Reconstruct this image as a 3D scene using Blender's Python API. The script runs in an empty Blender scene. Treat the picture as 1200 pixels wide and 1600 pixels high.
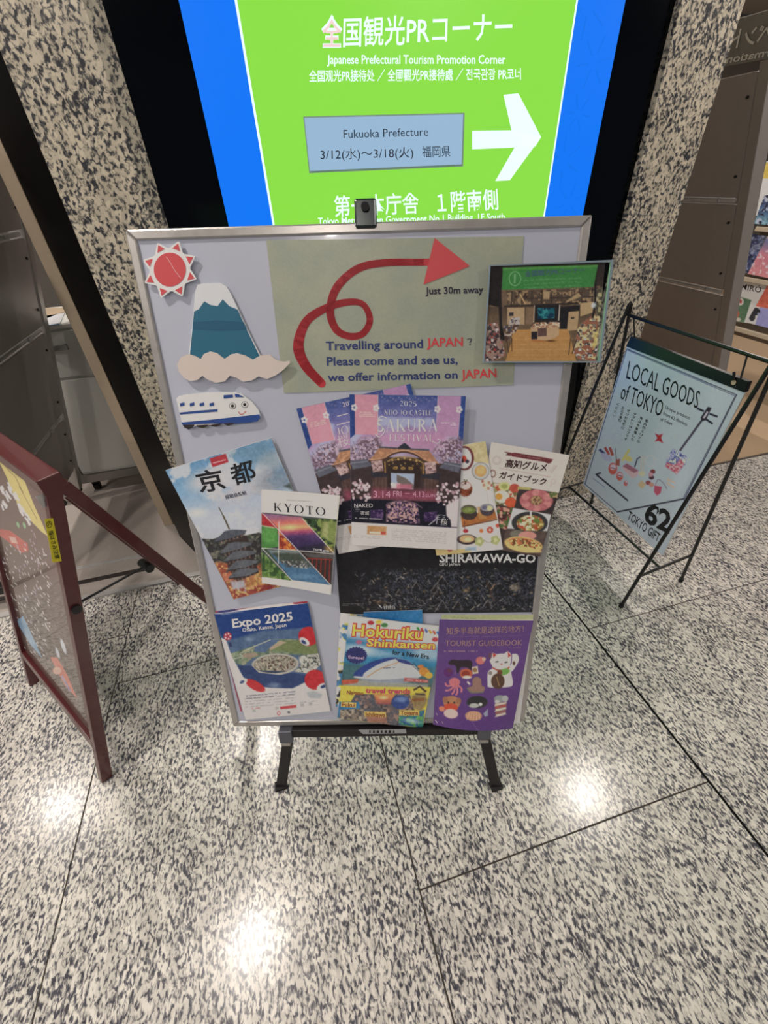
import bpy, math, random
import numpy as np
from mathutils import Vector, Matrix
from mathutils.geometry import tessellate_polygon

# ------------------------------------------------------------------ camera, light, exposure
scene = bpy.context.scene
COL = scene.collection
H = 1.5                                       # height of the lens above the floor
FPX = 668.72                                  # focal length in pixels of the 1200 x 1600 frame
RM = np.array([[0.96354059, -0.26397120, -0.04368897],
               [0.19570739, 0.58397532, 0.78782704],
               [0.18245037, 0.76765359, -0.61434504]])   # rows: camera right, up, forward
CAM = np.array([0.0, 0.0, H])
cam_d = bpy.data.cameras.new('camera'); cam = bpy.data.objects.new('camera', cam_d); COL.objects.link(cam)
cam_d.sensor_fit = 'VERTICAL'; cam_d.sensor_height = 32.0; cam_d.lens = FPX / 1600 * 32.0
cam_d.clip_start = 0.02; cam_d.clip_end = 60
_r = Matrix((RM[0], RM[1], -RM[2])).transposed()
cam.matrix_world = Matrix.Translation(CAM) @ _r.to_4x4()
scene.camera = cam
w = bpy.data.worlds.new('room_light'); scene.world = w; w.use_nodes = True
w.node_tree.nodes['Background'].inputs[0].default_value = (0.86, 0.90, 1.0, 1)
w.node_tree.nodes['Background'].inputs[1].default_value = 0.12
vs = scene.view_settings
vs.view_transform = 'Standard'; vs.look = 'None'; vs.gamma = 1; vs.use_curve_mapping = False
vs.exposure = 0.0
LAMP_POWER = 960.0                             # emission of a ceiling lamp's lens
LAMPS = [(-1.0, .86), (1.97, 1.02), (-3.97, .95), (4.95, .95),
         (-1.0, -2.05), (1.97, -2.05), (-3.97, -2.05), (4.95, -2.05),
         (-.88, 2.32), (1.97, 4.4), (4.95, 3.9), (3.3, 2.7),  # first and last: fill lamps added to brighten carpets, cabinet and shelf
         (-2.45, -.6), (-2.7, 2.25)]  # first: fill lamp added to brighten the poster, board and floor
rng = random.Random(5)

# ------------------------------------------------------------------ helpers
def lin(c):
    c = np.asarray(c, float) / 255.0
    return np.where(c <= .04045, c / 12.92, ((c + .055) / 1.055) ** 2.4)

def ray(px, py):
    px = np.asarray(px, float); py = np.asarray(py, float)
    q = np.stack([(px - 600) / FPX, -(py - 800) / FPX, np.ones_like(px)], -1)
    return q @ RM

def project(P):
    q = (np.asarray(P, float) - CAM) @ RM.T
    return np.stack([600 + FPX * q[..., 0] / q[..., 2], 800 - FPX * q[..., 1] / q[..., 2]], -1)

class Surf:
    """a real plane in the room: origin, two axes, normal (towards the viewer)"""
    def __init__(s, o, ax, ay):
        s.o = np.array(o, float); s.ax = np.array(ax, float) / np.linalg.norm(ax)
        s.ay = np.array(ay, float) / np.linalg.norm(ay); s.n = np.cross(s.ax, s.ay)
        if np.dot(s.n, CAM - s.o) < 0: s.n = -s.n
    def pt(s, a, b, h=0.0):
        a = np.asarray(a, float); b = np.asarray(b, float); h = np.asarray(h, float)
        return s.o + a[..., None] * s.ax + b[..., None] * s.ay + h[..., None] * s.n
    def at(s, px, py, h=0.0):
        d = ray(px, py); t = (np.dot(s.n, s.o - CAM) + h) / (d @ s.n)
        return CAM + d * t[..., None]
    def ab(s, px, py, h=0.0):
        P = s.at(px, py, h) - s.o
        return P @ s.ax, P @ s.ay
    def map_px(s, p, h=0.0):
        p = np.asarray(p, float); return s.at(p[:, 0], p[:, 1], h)

class Sheet:
    """a paper lying on a Surf at height h, corners TL TR BR BL"""
    def __init__(s, surf, quad, h, bend=None):
        s.surf = surf; s.h = h; s.bend = bend
        q = np.array(quad, float); a, b = surf.ab(q[:, 0], q[:, 1], h); s.c = np.stack([a, b], -1)
    def loc(s, u, v):
        c = s.c; u = np.asarray(u, float)[..., None]; v = np.asarray(v, float)[..., None]
        return (1-u)*(1-v)*c[0] + u*(1-v)*c[1] + u*v*c[2] + (1-u)*v*c[3]
    def S(s, u, v, h=0.0):
        ab = s.loc(u, v); k = s.h + h + (s.bend(np.asarray(u, float), np.asarray(v, float)) if s.bend else 0)
        return s.surf.pt(ab[..., 0], ab[..., 1], k * np.ones(ab.shape[:-1]))
    def uv(s, p):
        p = np.asarray(p, float); a, b = s.surf.ab(p[:, 0], p[:, 1], s.h); T = np.stack([a, b], -1)
        u = np.full(len(p), .5); v = np.full(len(p), .5); c = s.c
        for _ in range(8):
            F = s.loc(u, v) - T
            du = (1-v)[:, None]*(c[1]-c[0]) + v[:, None]*(c[2]-c[3])
            dv = (1-u)[:, None]*(c[3]-c[0]) + u[:, None]*(c[2]-c[1])
            det = du[:, 0]*dv[:, 1] - du[:, 1]*dv[:, 0]
            u = u - (F[:, 0]*dv[:, 1] - F[:, 1]*dv[:, 0]) / det
            v = v - (du[:, 0]*F[:, 1] - du[:, 1]*F[:, 0]) / det
        return u, v
    def map_px(s, p, h=0.0):
        u, v = s.uv(p); return s.S(u, v, h)

# ---- materials
MATS = {}
def mat(name, col=(128, 128, 128), rough=.5, metal=0.0, emit=None, es=1.0, spec=.5, coat=0.0, trans=0.0, linear=False):
    if name in MATS: return MATS[name]
    m = bpy.data.materials.new(name); m.use_nodes = True; b = m.node_tree.nodes['Principled BSDF']
    c = col if linear else lin(col)
    b.inputs['Base Color'].default_value = (*c, 1); b.inputs['Roughness'].default_value = rough
    b.inputs['Metallic'].default_value = metal; b.inputs['Specular IOR Level'].default_value = spec
    b.inputs['Coat Weight'].default_value = coat; b.inputs['Transmission Weight'].default_value = trans
    if emit is not None:
        b.inputs['Emission Color'].default_value = (*lin(emit), 1); b.inputs['Emission Strength'].default_value = es
    MATS[name] = m; return m

W_PAPER = lin((196, 194, 196))                # what white paper on the board reads as
def alb(c, wht=None, k=.85):
    c = np.asarray(c, float); g = c @ np.array([.3, .59, .11])
    c = c*.86 + g[..., None]*.14 + 2                     # greyed and lifted: the washed-out surface sheen is put into the colour
    return np.clip(lin(c) / (W_PAPER if wht is None else wht) * k, 0.003, .93)
def ink(c, rough=.4):
    return mat('ink_%02x%02x%02x' % tuple(int(x) for x in c), alb(c), rough=rough, linear=True)

def noise_metal(name, col, rough, metal=0.0, sc=30, amt=.15, coat=0.0):
    """plain finish with a little grain in colour and gloss"""
    if name in MATS: return MATS[name]
    m = mat(name, col, rough, metal, coat=coat); nt = m.node_tree; b = nt.nodes['Principled BSDF']
    n = nt.nodes.new('ShaderNodeTexNoise'); n.inputs['Scale'].default_value = sc; n.inputs['Detail'].default_value = 4
    tc = nt.nodes.new('ShaderNodeNewGeometry'); nt.links.new(tc.outputs['Position'], n.inputs['Vector'])
    mp = nt.nodes.new('ShaderNodeMapRange'); mp.inputs[3].default_value = 1-amt; mp.inputs[4].default_value = 1+amt
    nt.links.new(n.outputs['Fac'], mp.inputs[0])
    mx = nt.nodes.new('ShaderNodeMix'); mx.data_type = 'RGBA'; mx.blend_type = 'MULTIPLY'; mx.inputs[0].default_value = 1
    mx.inputs[6].default_value = (*lin(col), 1); nt.links.new(mp.outputs[0], mx.inputs[7]); nt.links.new(mx.outputs[2], b.inputs['Base Color'])
    m2 = nt.nodes.new('ShaderNodeMath'); m2.operation = 'MULTIPLY'; m2.inputs[1].default_value = rough
    nt.links.new(mp.outputs[0], m2.inputs[0]); nt.links.new(m2.outputs[0], b.inputs['Roughness'])
    return m

def granite(name, light, mid, dark, rough, rot, sc=1.0, coat=0.0):
    m = mat(name, (200, 200, 200), rough, coat=coat); nt = m.node_tree; b = nt.nodes['Principled BSDF']; L = nt.links.new
    g = nt.nodes.new('ShaderNodeNewGeometry'); mp = nt.nodes.new('ShaderNodeMapping')
    mp.inputs['Rotation'].default_value = rot; mp.inputs['Scale'].default_value = (1.0*sc, .52*sc, .75*sc)
    L(g.outputs['Position'], mp.inputs['Vector'])
    n1 = nt.nodes.new('ShaderNodeTexNoise'); n1.inputs['Scale'].default_value = 128; n1.inputs['Detail'].default_value = 2.5
    n1.inputs['Roughness'].default_value = .55; n1.inputs['Distortion'].default_value = .5
    L(mp.outputs[0], n1.inputs['Vector'])
    n3 = nt.nodes.new('ShaderNodeTexNoise'); n3.inputs['Scale'].default_value = 14; n3.inputs['Detail'].default_value = 2
    L(mp.outputs[0], n3.inputs['Vector'])
    add = nt.nodes.new('ShaderNodeMath'); add.operation = 'MULTIPLY_ADD'; add.inputs[1].default_value = .22
    L(n3.outputs['Fac'], add.inputs[0]); L(n1.outputs['Fac'], add.inputs[2])
    r = nt.nodes.new('ShaderNodeValToRGB'); L(add.outputs[0], r.inputs[0]); e = r.color_ramp.elements
    e[0].position = .49; e[0].color = (*lin(dark), 1); e[1].position = .72; e[1].color = (*lin(light), 1)
    x = e.new(.55); x.color = (*lin(mid), 1); x = e.new(.605); x.color = (*(lin(light)*.66), 1); x = e.new(.645); x.color = (*(lin(light)*.93), 1)
    v = nt.nodes.new('ShaderNodeTexVoronoi'); v.inputs['Scale'].default_value = 62; L(mp.outputs[0], v.inputs['Vector'])
    sp = nt.nodes.new('ShaderNodeSeparateColor'); L(v.outputs['Color'], sp.inputs[0])
    r2 = nt.nodes.new('ShaderNodeMapRange'); r2.inputs[1].default_value = 0; r2.inputs[2].default_value = 1
    r2.inputs[3].default_value = .78; r2.inputs[4].default_value = 1.08; L(sp.outputs[0], r2.inputs[0])
    mx = nt.nodes.new('ShaderNodeMix'); mx.data_type = 'RGBA'; mx.blend_type = 'MULTIPLY'; mx.inputs[0].default_value = 1
    L(r.outputs[0], mx.inputs[6]); L(r2.outputs[0], mx.inputs[7]); L(mx.outputs[2], b.inputs['Base Color'])
    return m

def print_mat(name='cover_print', rough=.38, coat=.15):
    if name in MATS: return MATS[name]
    m = mat(name, (200, 200, 200), rough, coat=coat); nt = m.node_tree
    a = nt.nodes.new('ShaderNodeAttribute'); a.attribute_name = 'print'
    nt.links.new(a.outputs['Color'], nt.nodes['Principled BSDF'].inputs['Base Color']); return m

# ---- objects
ROOTS = {}
def obj(name, V, F, m, parent=None, smooth=False, label=None, colors=None, bevel=0):
    V = np.asarray(V, float).reshape(-1, 3)
    if parent is not None:
        o0 = ROOTS[parent.name]
    else:
        o0 = np.array([(V[:, 0].min()+V[:, 0].max())/2, (V[:, 1].min()+V[:, 1].max())/2, V[:, 2].min()])
    me = bpy.data.meshes.new(name)
    Fl = [list(map(int, f)) for f in F] if not isinstance(F, np.ndarray) else F.tolist()
    me.from_pydata((V - o0).tolist(), [], Fl); me.materials.append(m)
    if colors is not None:
        at = me.color_attributes.new('print', 'FLOAT_COLOR', 'POINT')
        at.data.foreach_set('color', np.concatenate([colors, np.ones((len(colors), 1))], 1).astype(np.float32).ravel())
    if smooth: me.polygons.foreach_set('use_smooth', [True] * len(me.polygons))
    me.update()
    o = bpy.data.objects.new(name, me); COL.objects.link(o)
    if parent is not None: o.parent = parent; ROOTS[o.name] = o0
    else: o.location = o0; ROOTS[o.name] = o0
    if label: o['label'] = label
    if bevel:
        md = o.modifiers.new('edge', 'BEVEL'); md.width = bevel; md.segments = 2; md.limit_method = 'ANGLE'
    return o

def thing(name, loc, label, cat, group=None):
    o = bpy.data.objects.new(name, None); COL.objects.link(o); o.location = loc; o.empty_display_size = .05
    ROOTS[o.name] = np.array(loc, float); o['label'] = label; o['category'] = cat
    if group: o['group'] = group
    return o
def tag(o, label, cat, group=None):
    o['label'] = label; o['category'] = cat
    if group: o['group'] = group
    return o
def struct(o): o['kind'] = 'structure'; return o

BF = [(0, 3, 2, 1), (4, 5, 6, 7), (0, 1, 5, 4), (1, 2, 6, 5), (2, 3, 7, 6), (3, 0, 4, 7)]
def hexa(p8): return np.array(p8, float), BF                       # bottom 4 then top 4
def box(x0, x1, y0, y1, z0, z1):
    return hexa([(x0, y0, z0), (x1, y0, z0), (x1, y1, z0), (x0, y1, z0), (x0, y0, z1), (x1, y0, z1), (x1, y1, z1), (x0, y1, z1)])
def bar(a, b, wd, dp, side):
    """square bar from a to b, width wd along 'side', depth dp across"""
    a = np.array(a, float); b = np.array(b, float); t = (b-a)/np.linalg.norm(b-a)
    s = np.array(side, float); s = s - t*np.dot(s, t); s /= np.linalg.norm(s); n = np.cross(t, s)
    P = [p + s*i*wd/2 + n*j*dp/2 for p in (a, b) for i, j in ((-1, -1), (1, -1), (1, 1), (-1, 1))]
    return hexa(P)
def tube(pts, r, n=10):
    pts = [np.array(p, float) for p in pts]; V = []; F = []
    ref = None
    for i, p in enumerate(pts):
        t = (pts[min(i+1, len(pts)-1)] - pts[max(i-1, 0)]); t /= np.linalg.norm(t)
        if ref is None: ref = np.cross(t, [0, 0, 1.] if abs(t[2]) < .9 else [1., 0, 0])
        a = ref - t*np.dot(ref, t); a /= np.linalg.norm(a); ref = a; b = np.cross(t, a)
        for k in range(n):
            q = 2*math.pi*k/n; V.append(p + r*(math.cos(q)*a + math.sin(q)*b))
    for i in range(len(pts)-1):
        for k in range(n): F.append((i*n+k, i*n+(k+1) % n, (i+1)*n+(k+1) % n, (i+1)*n+k))
    F.append(tuple(range(n-1, -1, -1))); F.append(tuple((len(pts)-1)*n + k for k in range(n)))
    return np.array(V), F
def join(*vf):
    V = []; F = []; k = 0
    for v, f in vf:
        V.append(np.asarray(v)); F += [tuple(i+k for i in q) for q in f]; k += len(v)
    return np.concatenate(V), F
def slab(top, bot):
    """closed solid between two matching outlines"""
    n = len(top); V = np.concatenate([top, bot])
    tri = tessellate_polygon([[Vector(p) for p in top]])
    F = [tuple(t) for t in tri] + [(t[2]+n, t[1]+n, t[0]+n) for t in tri]
    F += [(i, (i+1) % n, (i+1) % n + n, i+n) for i in range(n)]
    return V, F
def flat(name, surf, pts, h, th, m, parent, **k):
    """a flat shape of thickness th whose face lies at height h on the surface; outline in picture units"""
    p = np.array(pts, float); top = surf.map_px(p, h)
    n = surf.n if isinstance(surf, Surf) else surf.surf.n
    V, F = slab(top, top - n*th); return obj(name, V, F, m, parent, **k)
def fillshape(surf, pts, h):
    p = np.array(pts, float); V = surf.map_px(p, h)
    return V, [tuple(t) for t in tessellate_polygon([[Vector((a, b, 0)) for a, b in p]])]
def ring_pts(cx, cy, rx, ry, n=28, rot=0, a0=0, a1=360):
    q = np.radians(np.linspace(a0, a1, n, endpoint=(a1-a0) < 360)); c, s = math.cos(math.radians(rot)), math.sin(math.radians(rot))
    x = rx*np.cos(q); y = ry*np.sin(q); return np.stack([cx + c*x - s*y, cy + s*x + c*y], -1)
def stroke(pts, wd):
    """outline of a thick line through the points"""
    p = np.array(pts, float); t = np.gradient(p, axis=0); t /= np.linalg.norm(t, axis=1)[:, None]
    n = np.stack([-t[:, 1], t[:, 0]], -1); wd = np.broadcast_to(np.asarray(wd, float), (len(p),))[:, None]
    return np.concatenate([p + n*wd/2, (p - n*wd/2)[::-1]])
def smoothpath(pts, n=8):
    p = np.array(pts, float); o = []
    P = np.vstack([2*p[0]-p[1], p, 2*p[-1]-p[-2]])
    for i in range(1, len(P)-2):
        for t in np.linspace(0, 1, n, endpoint=False):
            o.append(.5*((2*P[i]) + (P[i+1]-P[i-1])*t + (2*P[i-1]-5*P[i]+4*P[i+1]-P[i+2])*t*t + (3*P[i]-P[i-1]-3*P[i+1]+P[i+2])*t**3))
    o.append(p[-1]); return np.array(o)

# ---- lettering
GLY = {}
def text_mesh(s, bold):
    key = (s, bold)
    if key in GLY: return GLY[key]
    c = bpy.data.curves.new('lettering', 'FONT'); c.body = s; c.size = 1; c.resolution_u = 2; c.offset = bold
    o = bpy.data.objects.new('lettering', c); me = bpy.data.meshes.new_from_object(o)
    V = np.empty(len(me.vertices)*3); me.vertices.foreach_get('co', V); V = V.reshape(-1, 3)[:, :2]
    F = [tuple(p.vertices) for p in me.polygons]
    bpy.data.objects.remove(o); bpy.data.curves.remove(c); bpy.data.meshes.remove(me)
    GLY[key] = (V, F); return V, F
def text_px(s, a, b, cap, bold=0.0, cjk=False, mirror=False, cut=0):
    """verts in picture units: baseline from a to b, cap = height of a capital (number or vector)"""
    V, F = text_mesh(s, bold); a = np.array(a, float); b = np.array(b, float); d = b - a
    x0, x1 = V[:, 0].min(), V[:, 0].max(); u = (V[:, 0]-x0)/(x1-x0)
    if mirror: u = 1-u
    k = .80 if cjk else .69; y = V[:, 1] / k
    if cjk: y = (V[:, 1] + .08) / .9
    if np.isscalar(cap): up = np.array([d[1], -d[0]])/np.linalg.norm(d)*cap
    else: up = np.array(cap, float)
    return a + u[:, None]*d + y[:, None]*up, F
def letters(name, surf, lines, h, m, parent, label=None, joined=False):
    """several text lines (tuples for text_px) as one lettering part"""
    if not joined and len(lines) > 1:
        for L in lines: o = letters(name, surf, [L], h, m, parent, label)
        return o
    Vs = []; Fs = []; k = 0
    for L in lines:
        V, F = text_px(*L[:4], **(L[4] if len(L) > 4 else {}))
        Vs.append(V); Fs += [tuple(i+k for i in f) for f in F]; k += len(V)
    V = np.concatenate(Vs)
    return obj(name, surf.map_px(V, h), Fs, m, parent, label=label)
def shapes(name, surf, polys, h, m, parent, label=None):
    Vs = []; Fs = []; k = 0
    for p in polys:
        V, F = fillshape(surf, p, h); Vs.append(V); Fs += [tuple(i+k for i in f) for f in F]; k += len(V)
    return obj(name, np.concatenate(Vs), Fs, m, parent, label=label)

# a small book-face alphabet: each stroke (x0,y0,x1,y1,width) on a unit body, T thick, t thin
T_, t_ = .13, .035
def _arc(cx, cy, rx, ry, a0, a1, w0, w1, n=14):
    q = np.radians(np.linspace(a0, a1, n)); c = np.stack([cx+rx*np.cos(q), cy+ry*np.sin(q)], -1)
    k = np.sin(np.linspace(0, math.pi, n)); return stroke(c, w0 + (w1-w0)*k)
def _ln(x0, y0, x1, y1, wd): return stroke([(x0, y0), (x1, y1)], wd)
def _sf(x, y, L=.16): return _ln(x-L/2, y, x+L/2, y, t_)
def serif_glyph(ch):
    g = {'K': lambda: (.72, [_ln(.12, 0, .12, 1, T_), _sf(.12, 0, .24), _sf(.12, 1, .24), _ln(.17, .38, .6, 1, t_), _sf(.6, 1), _ln(.3, .55, .62, 0, T_), _sf(.63, 0)]),
         'Y': lambda: (.74, [_ln(.12, 1, .37, .48, T_), _ln(.62, 1, .37, .48, t_), _ln(.37, .5, .37, 0, T_), _sf(.12, 1), _sf(.62, 1), _sf(.37, 0, .24)]),
         'O': lambda: (.86, [_arc(.42, .5, .36, .49, 90, 270, t_, T_, 20), _arc(.42, .5, .36, .49, -90, 90, t_, T_, 20)]),
         'T': lambda: (.72, [_ln(.35, 0, .35, 1, T_), _ln(.04, .98, .66, .98, t_), _ln(.05, 1, .05, .78, t_), _ln(.65, 1, .65, .78, t_), _sf(.35, 0, .24)]),
         'A': lambda: (.74, [_ln(.1, 0, .36, 1, t_), _ln(.36, 1, .62, 0, T_), _ln(.18, .33, .53, .33, t_), _sf(.1, 0), _sf(.63, 0)]),
         'U': lambda: (.74, [_ln(.12, 1, .12, .3, T_), _arc(.35, .3, .23, .28, 180, 360, .06, .06), _ln(.58, 1, .58, .3, t_), _sf(.12, 1, .2), _sf(.58, 1, .18)]),
         'R': lambda: (.70, [_ln(.12, 0, .12, 1, T_), _arc(.2, .75, .28, .23, 90, -90, t_, T_), _ln(.28, .5, .6, 0, T_), _sf(.12, 0, .24), _sf(.14, .98, .2)]),
         'S': lambda: (.60, [_arc(.3, .74, .19, .24, 20, 270, t_, T_), _arc(.3, .26, .19, .24, 90, -160, t_, T_)]),
         'F': lambda: (.58, [_ln(.12, 0, .12, 1, T_), _ln(.1, .98, .5, .98, t_), _ln(.12, .52, .4, .52, t_), _ln(.5, 1, .5, .8, t_), _sf(.12, 0, .24)]),
         'E': lambda: (.60, [_ln(.12, 0, .12, 1, T_), _ln(.1, .98, .5, .98, t_), _ln(.12, .52, .4, .52, t_), _ln(.1, .02, .52, .02, t_), _ln(.5, 1, .5, .82, t_), _ln(.52, 0, .52, .2, t_)]),
         'I': lambda: (.34, [_ln(.15, 0, .15, 1, T_), _sf(.15, 0, .24), _sf(.15, 1, .24)]),
         'V': lambda: (.72, [_ln(.1, 1, .36, 0, T_), _ln(.36, 0, .62, 1, t_), _sf(.1, 1), _sf(.62, 1)]),
         'L': lambda: (.56, [_ln(.12, 0, .12, 1, T_), _ln(.1, .02, .5, .02, t_), _ln(.5, 0, .5, .22, t_), _sf(.12, 1, .24)]),
         'N': lambda: (.76, [_ln(.12, 0, .12, 1, t_), _ln(.12, 1, .62, 0, T_), _ln(.62, 0, .62, 1, t_), _sf(.12, 0), _sf(.62, 1)]),
         'J': lambda: (.42, [_ln(.26, 1, .26, .2, T_), _arc(.14, .2, .12, .16, 0, -120, t_, t_), _sf(.26, 1, .24)]),
         'C': lambda: (.76, [_arc(.42, .5, .35, .49, 55, 305, t_, T_, 20), _ln(.62, .9, .64, .7, t_)]),
         '2': lambda: (.6, [_arc(.3, .74, .2, .23, 170, -50, t_, T_), _ln(.42, .56, .1, .04, t_), _ln(.08, .05, .52, .05, .09)]),
         '0': lambda: (.62, [_arc(.3, .5, .24, .48, 90, 270, t_, T_, 16), _arc(.3, .5, .24, .48, -90, 90, t_, T_, 16)]),
         '5': lambda: (.6, [_ln(.14, .95, .5, .95, .08), _ln(.15, .95, .13, .55, t_), _arc(.27, .32, .23, .3, 120, -140, t_, T_)]),
         '-': lambda: (.4, [_ln(.06, .45, .32, .45, t_)]), ' ': lambda: (.35, [])}
    return g.get(ch, lambda: (.4, []))()
def serif_polys(s, a, b, up, gap=.1, weight=1.0):
    x = 0; out = []
    for ch in s:
        wd, st = serif_glyph(ch); out += [np.array(p) + (x, 0) for p in st]; x += wd + gap
    x -= gap; a = np.array(a, float); d = np.array(b, float) - a; up = np.array(up, float)
    return [a + (p[:, :1]/x)*d + p[:, 1:2]*up for p in out]

# ---- painted covers: colours evaluated per point of a fine grid that lies on the paper
def vnoise(X, Y, s, seed=0, octv=3):
    r = np.zeros_like(X); A = 0; a = 1.0
    for o in range(octv):
        x = X/s + seed*17.3 + o*5.1; y = Y/s + seed*9.7 + o*3.3
        xi = np.floor(x).astype(np.int64); yi = np.floor(y).astype(np.int64); fx = x-xi; fy = y-yi
        fx = fx*fx*(3-2*fx); fy = fy*fy*(3-2*fy)
        def hh(i, j):
            n = (i*374761393 + j*668265263 + seed*1442695) & 0x7fffffff
            n = ((n ^ (n >> 13)) * 1274126177) & 0x7fffffff
            return ((n ^ (n >> 16)) & 0xffff) / 65535.0
        v = (hh(xi, yi)*(1-fx) + hh(xi+1, yi)*fx)*(1-fy) + (hh(xi, yi+1)*(1-fx) + hh(xi+1, yi+1)*fx)*fy
        r += a*v; A += a; a *= .5; s *= .5
    return r/A

class Paint:
    def __init__(s, XY, base):
        s.X = XY[:, 0]; s.Y = XY[:, 1]; s.C = np.tile(np.array(base, float), (len(XY), 1))
    def mix(s, m, c, clip=None):
        if clip is not None: m = m*clip
        c = np.asarray(c, float)
        if c.ndim == 1: c = c[None, :]
        s.C += (c - s.C)*m[:, None]
    def m_poly(s, pts, soft=.7):
        p = np.array(pts, float); m = np.zeros(len(s.X))
        bb = (s.X > p[:, 0].min()-2*soft) & (s.X < p[:, 0].max()+2*soft) & (s.Y > p[:, 1].min()-2*soft) & (s.Y < p[:, 1].max()+2*soft)
        X = s.X[bb]; Y = s.Y[bb]
        if not len(X): return m
        ins = np.zeros(len(X), bool); dm = np.full(len(X), 1e9)
        for i in range(len(p)):
            x0, y0 = p[i]; x1, y1 = p[(i+1) % len(p)]
            cond = ((y0 > Y) != (y1 > Y)) & (X < (x1-x0)*(Y-y0)/((y1-y0) if y1 != y0 else 1e-9)+x0); ins ^= cond
            dx, dy = x1-x0, y1-y0; L2 = dx*dx+dy*dy+1e-9; t = np.clip(((X-x0)*dx+(Y-y0)*dy)/L2, 0, 1)
            dm = np.minimum(dm, np.hypot(X-x0-t*dx, Y-y0-t*dy))
        m[bb] = np.clip(.5 + np.where(ins, dm, -dm)/(2*soft), 0, 1); return m
    def m_ell(s, cx, cy, rx, ry, rot=0, soft=.7):
        c, q = math.cos(math.radians(rot)), math.sin(math.radians(rot)); dx = s.X-cx; dy = s.Y-cy
        r = np.hypot((c*dx+q*dy)/rx, (-q*dx+c*dy)/ry); return np.clip(.5 + (1-r)*min(rx, ry)/(2*soft), 0, 1)
    def poly(s, pts, c, a=1, soft=.7, clip=None): m = s.m_poly(pts, soft); s.mix(m*a, c, clip); return m
    def ell(s, cx, cy, rx, ry, c, rot=0, a=1, soft=.7, clip=None): m = s.m_ell(cx, cy, rx, ry, rot, soft); s.mix(m*a, c, clip); return m
    def ring(s, cx, cy, rx, ry, wd, c, rot=0, a=1):
        m = s.m_ell(cx, cy, rx, ry, rot)*(1-s.m_ell(cx, cy, max(rx-wd, .1), max(ry-wd, .1), rot)); s.mix(m*a, c)
    def line(s, pts, wd, c, a=1, clip=None): return s.poly(stroke(pts, wd), c, a, .6, clip)
    def speck(s, m, cols, size, seed, lo=.45, hi=.6):
        """clustered grains of several colours inside mask m"""
        for i, c in enumerate(cols):
            n = vnoise(s.X, s.Y, size, seed+i*3, 2); s.mix(m*np.clip((n-lo)/(hi-lo), 0, 1), c)
    def grad(s, m, stops, x0, y0, x1, y1):
        t = ((s.X-x0)*(x1-x0)+(s.Y-y0)*(y1-y0))/((x1-x0)**2+(y1-y0)**2); t = np.clip(t, 0, 1)
        ks = [k for k, _ in stops]; c = np.stack([np.interp(t, ks, [q[j] for _, q in stops]) for j in range(3)], -1); s.mix(m, c)
    def textlines(s, a, b, dn, n, c, al=.6, seed=1):
        """n rows of print too small to read; dn = step between rows"""
        a = np.array(a, float); b = np.array(b, float); dn = np.array(dn, float)
        for i in range(n):
            p, q = a+dn*i, b+dn*i; m = s.m_poly(stroke([p, q], np.hypot(*dn)*.45), .5)
            k = vnoise(s.X, s.Y, 2.2, seed+i, 1); s.mix(m*al*(k > .38), c)

def paper(name, root, sheet, painter, base=(235, 232, 228), dens=1.15, thick=.0006, pages=None, m=None, wht=None, paint_name='cover_print', tex=.65):
    q = project(sheet.S(np.array([0, 1, 1, 0]), np.array([0, 0, 1, 1])))
    nu = int(max(np.hypot(*(q[1]-q[0])), np.hypot(*(q[2]-q[3])))*dens)+2; nv = int(max(np.hypot(*(q[3]-q[0])), np.hypot(*(q[2]-q[1])))*dens)+2
    u, v = np.meshgrid(np.linspace(0, 1, nu), np.linspace(0, 1, nv)); u = u.ravel(); v = v.ravel()
    ab = sheet.loc(u, v); XY = project(sheet.surf.pt(ab[:, 0], ab[:, 1], sheet.h*np.ones(len(u))))
    P = Paint(XY, base); painter(P)
    i = np.arange(nu*nv).reshape(nv, nu)
    F = np.stack([i[:-1, :-1], i[1:, :-1], i[1:, 1:], i[:-1, 1:]], -1).reshape(-1, 4)
    lum = P.C.mean(1); dk = np.clip((205-lum)/70, 0, 1)*tex
    n = vnoise(P.X, P.Y, 1.7, 77, 2)[:, None] - .5
    n2 = ((vnoise(P.X, P.Y, 3.4, 31, 2)-.5)*40*dk*np.clip(lum/90, .35, 1))[:, None]; n3 = ((vnoise(P.X, P.Y, 14, 53, 2)-.5)*18*dk)[:, None]
    obj(paint_name, sheet.S(u, v), F, m or print_mat(), root, smooth=True, colors=alb(np.clip(P.C + n*8 + n2 + n3, 0, 255), wht))
    # the paper or page block behind the printed face
    N = 14; u, v = np.meshgrid(np.linspace(0, 1, N), np.linspace(0, 1, N)); u = u.ravel(); v = v.ravel()
    Vt = sheet.S(u, v, -.00015); Vb = sheet.S(u, v, -thick-.00015); i = np.arange(N*N).reshape(N, N)
    Q = np.stack([i[:-1, :-1], i[1:, :-1], i[1:, 1:], i[:-1, 1:]], -1).reshape(-1, 4)
    rim = list(i[0, :]) + list(i[1:, -1]) + list(i[-1, -2::-1]) + list(i[-2:0:-1, 0]); k = N*N
    F2 = [tuple(f) for f in Q] + [tuple(k+x for x in f[::-1]) for f in Q] + [(rim[j], rim[(j+1) % len(rim)], k+rim[(j+1) % len(rim)], k+rim[j]) for j in range(len(rim))]
    obj(pages or 'paper', np.concatenate([Vt, Vb]), F2, mat('paper_white', (226, 224, 220), .7), root)
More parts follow.
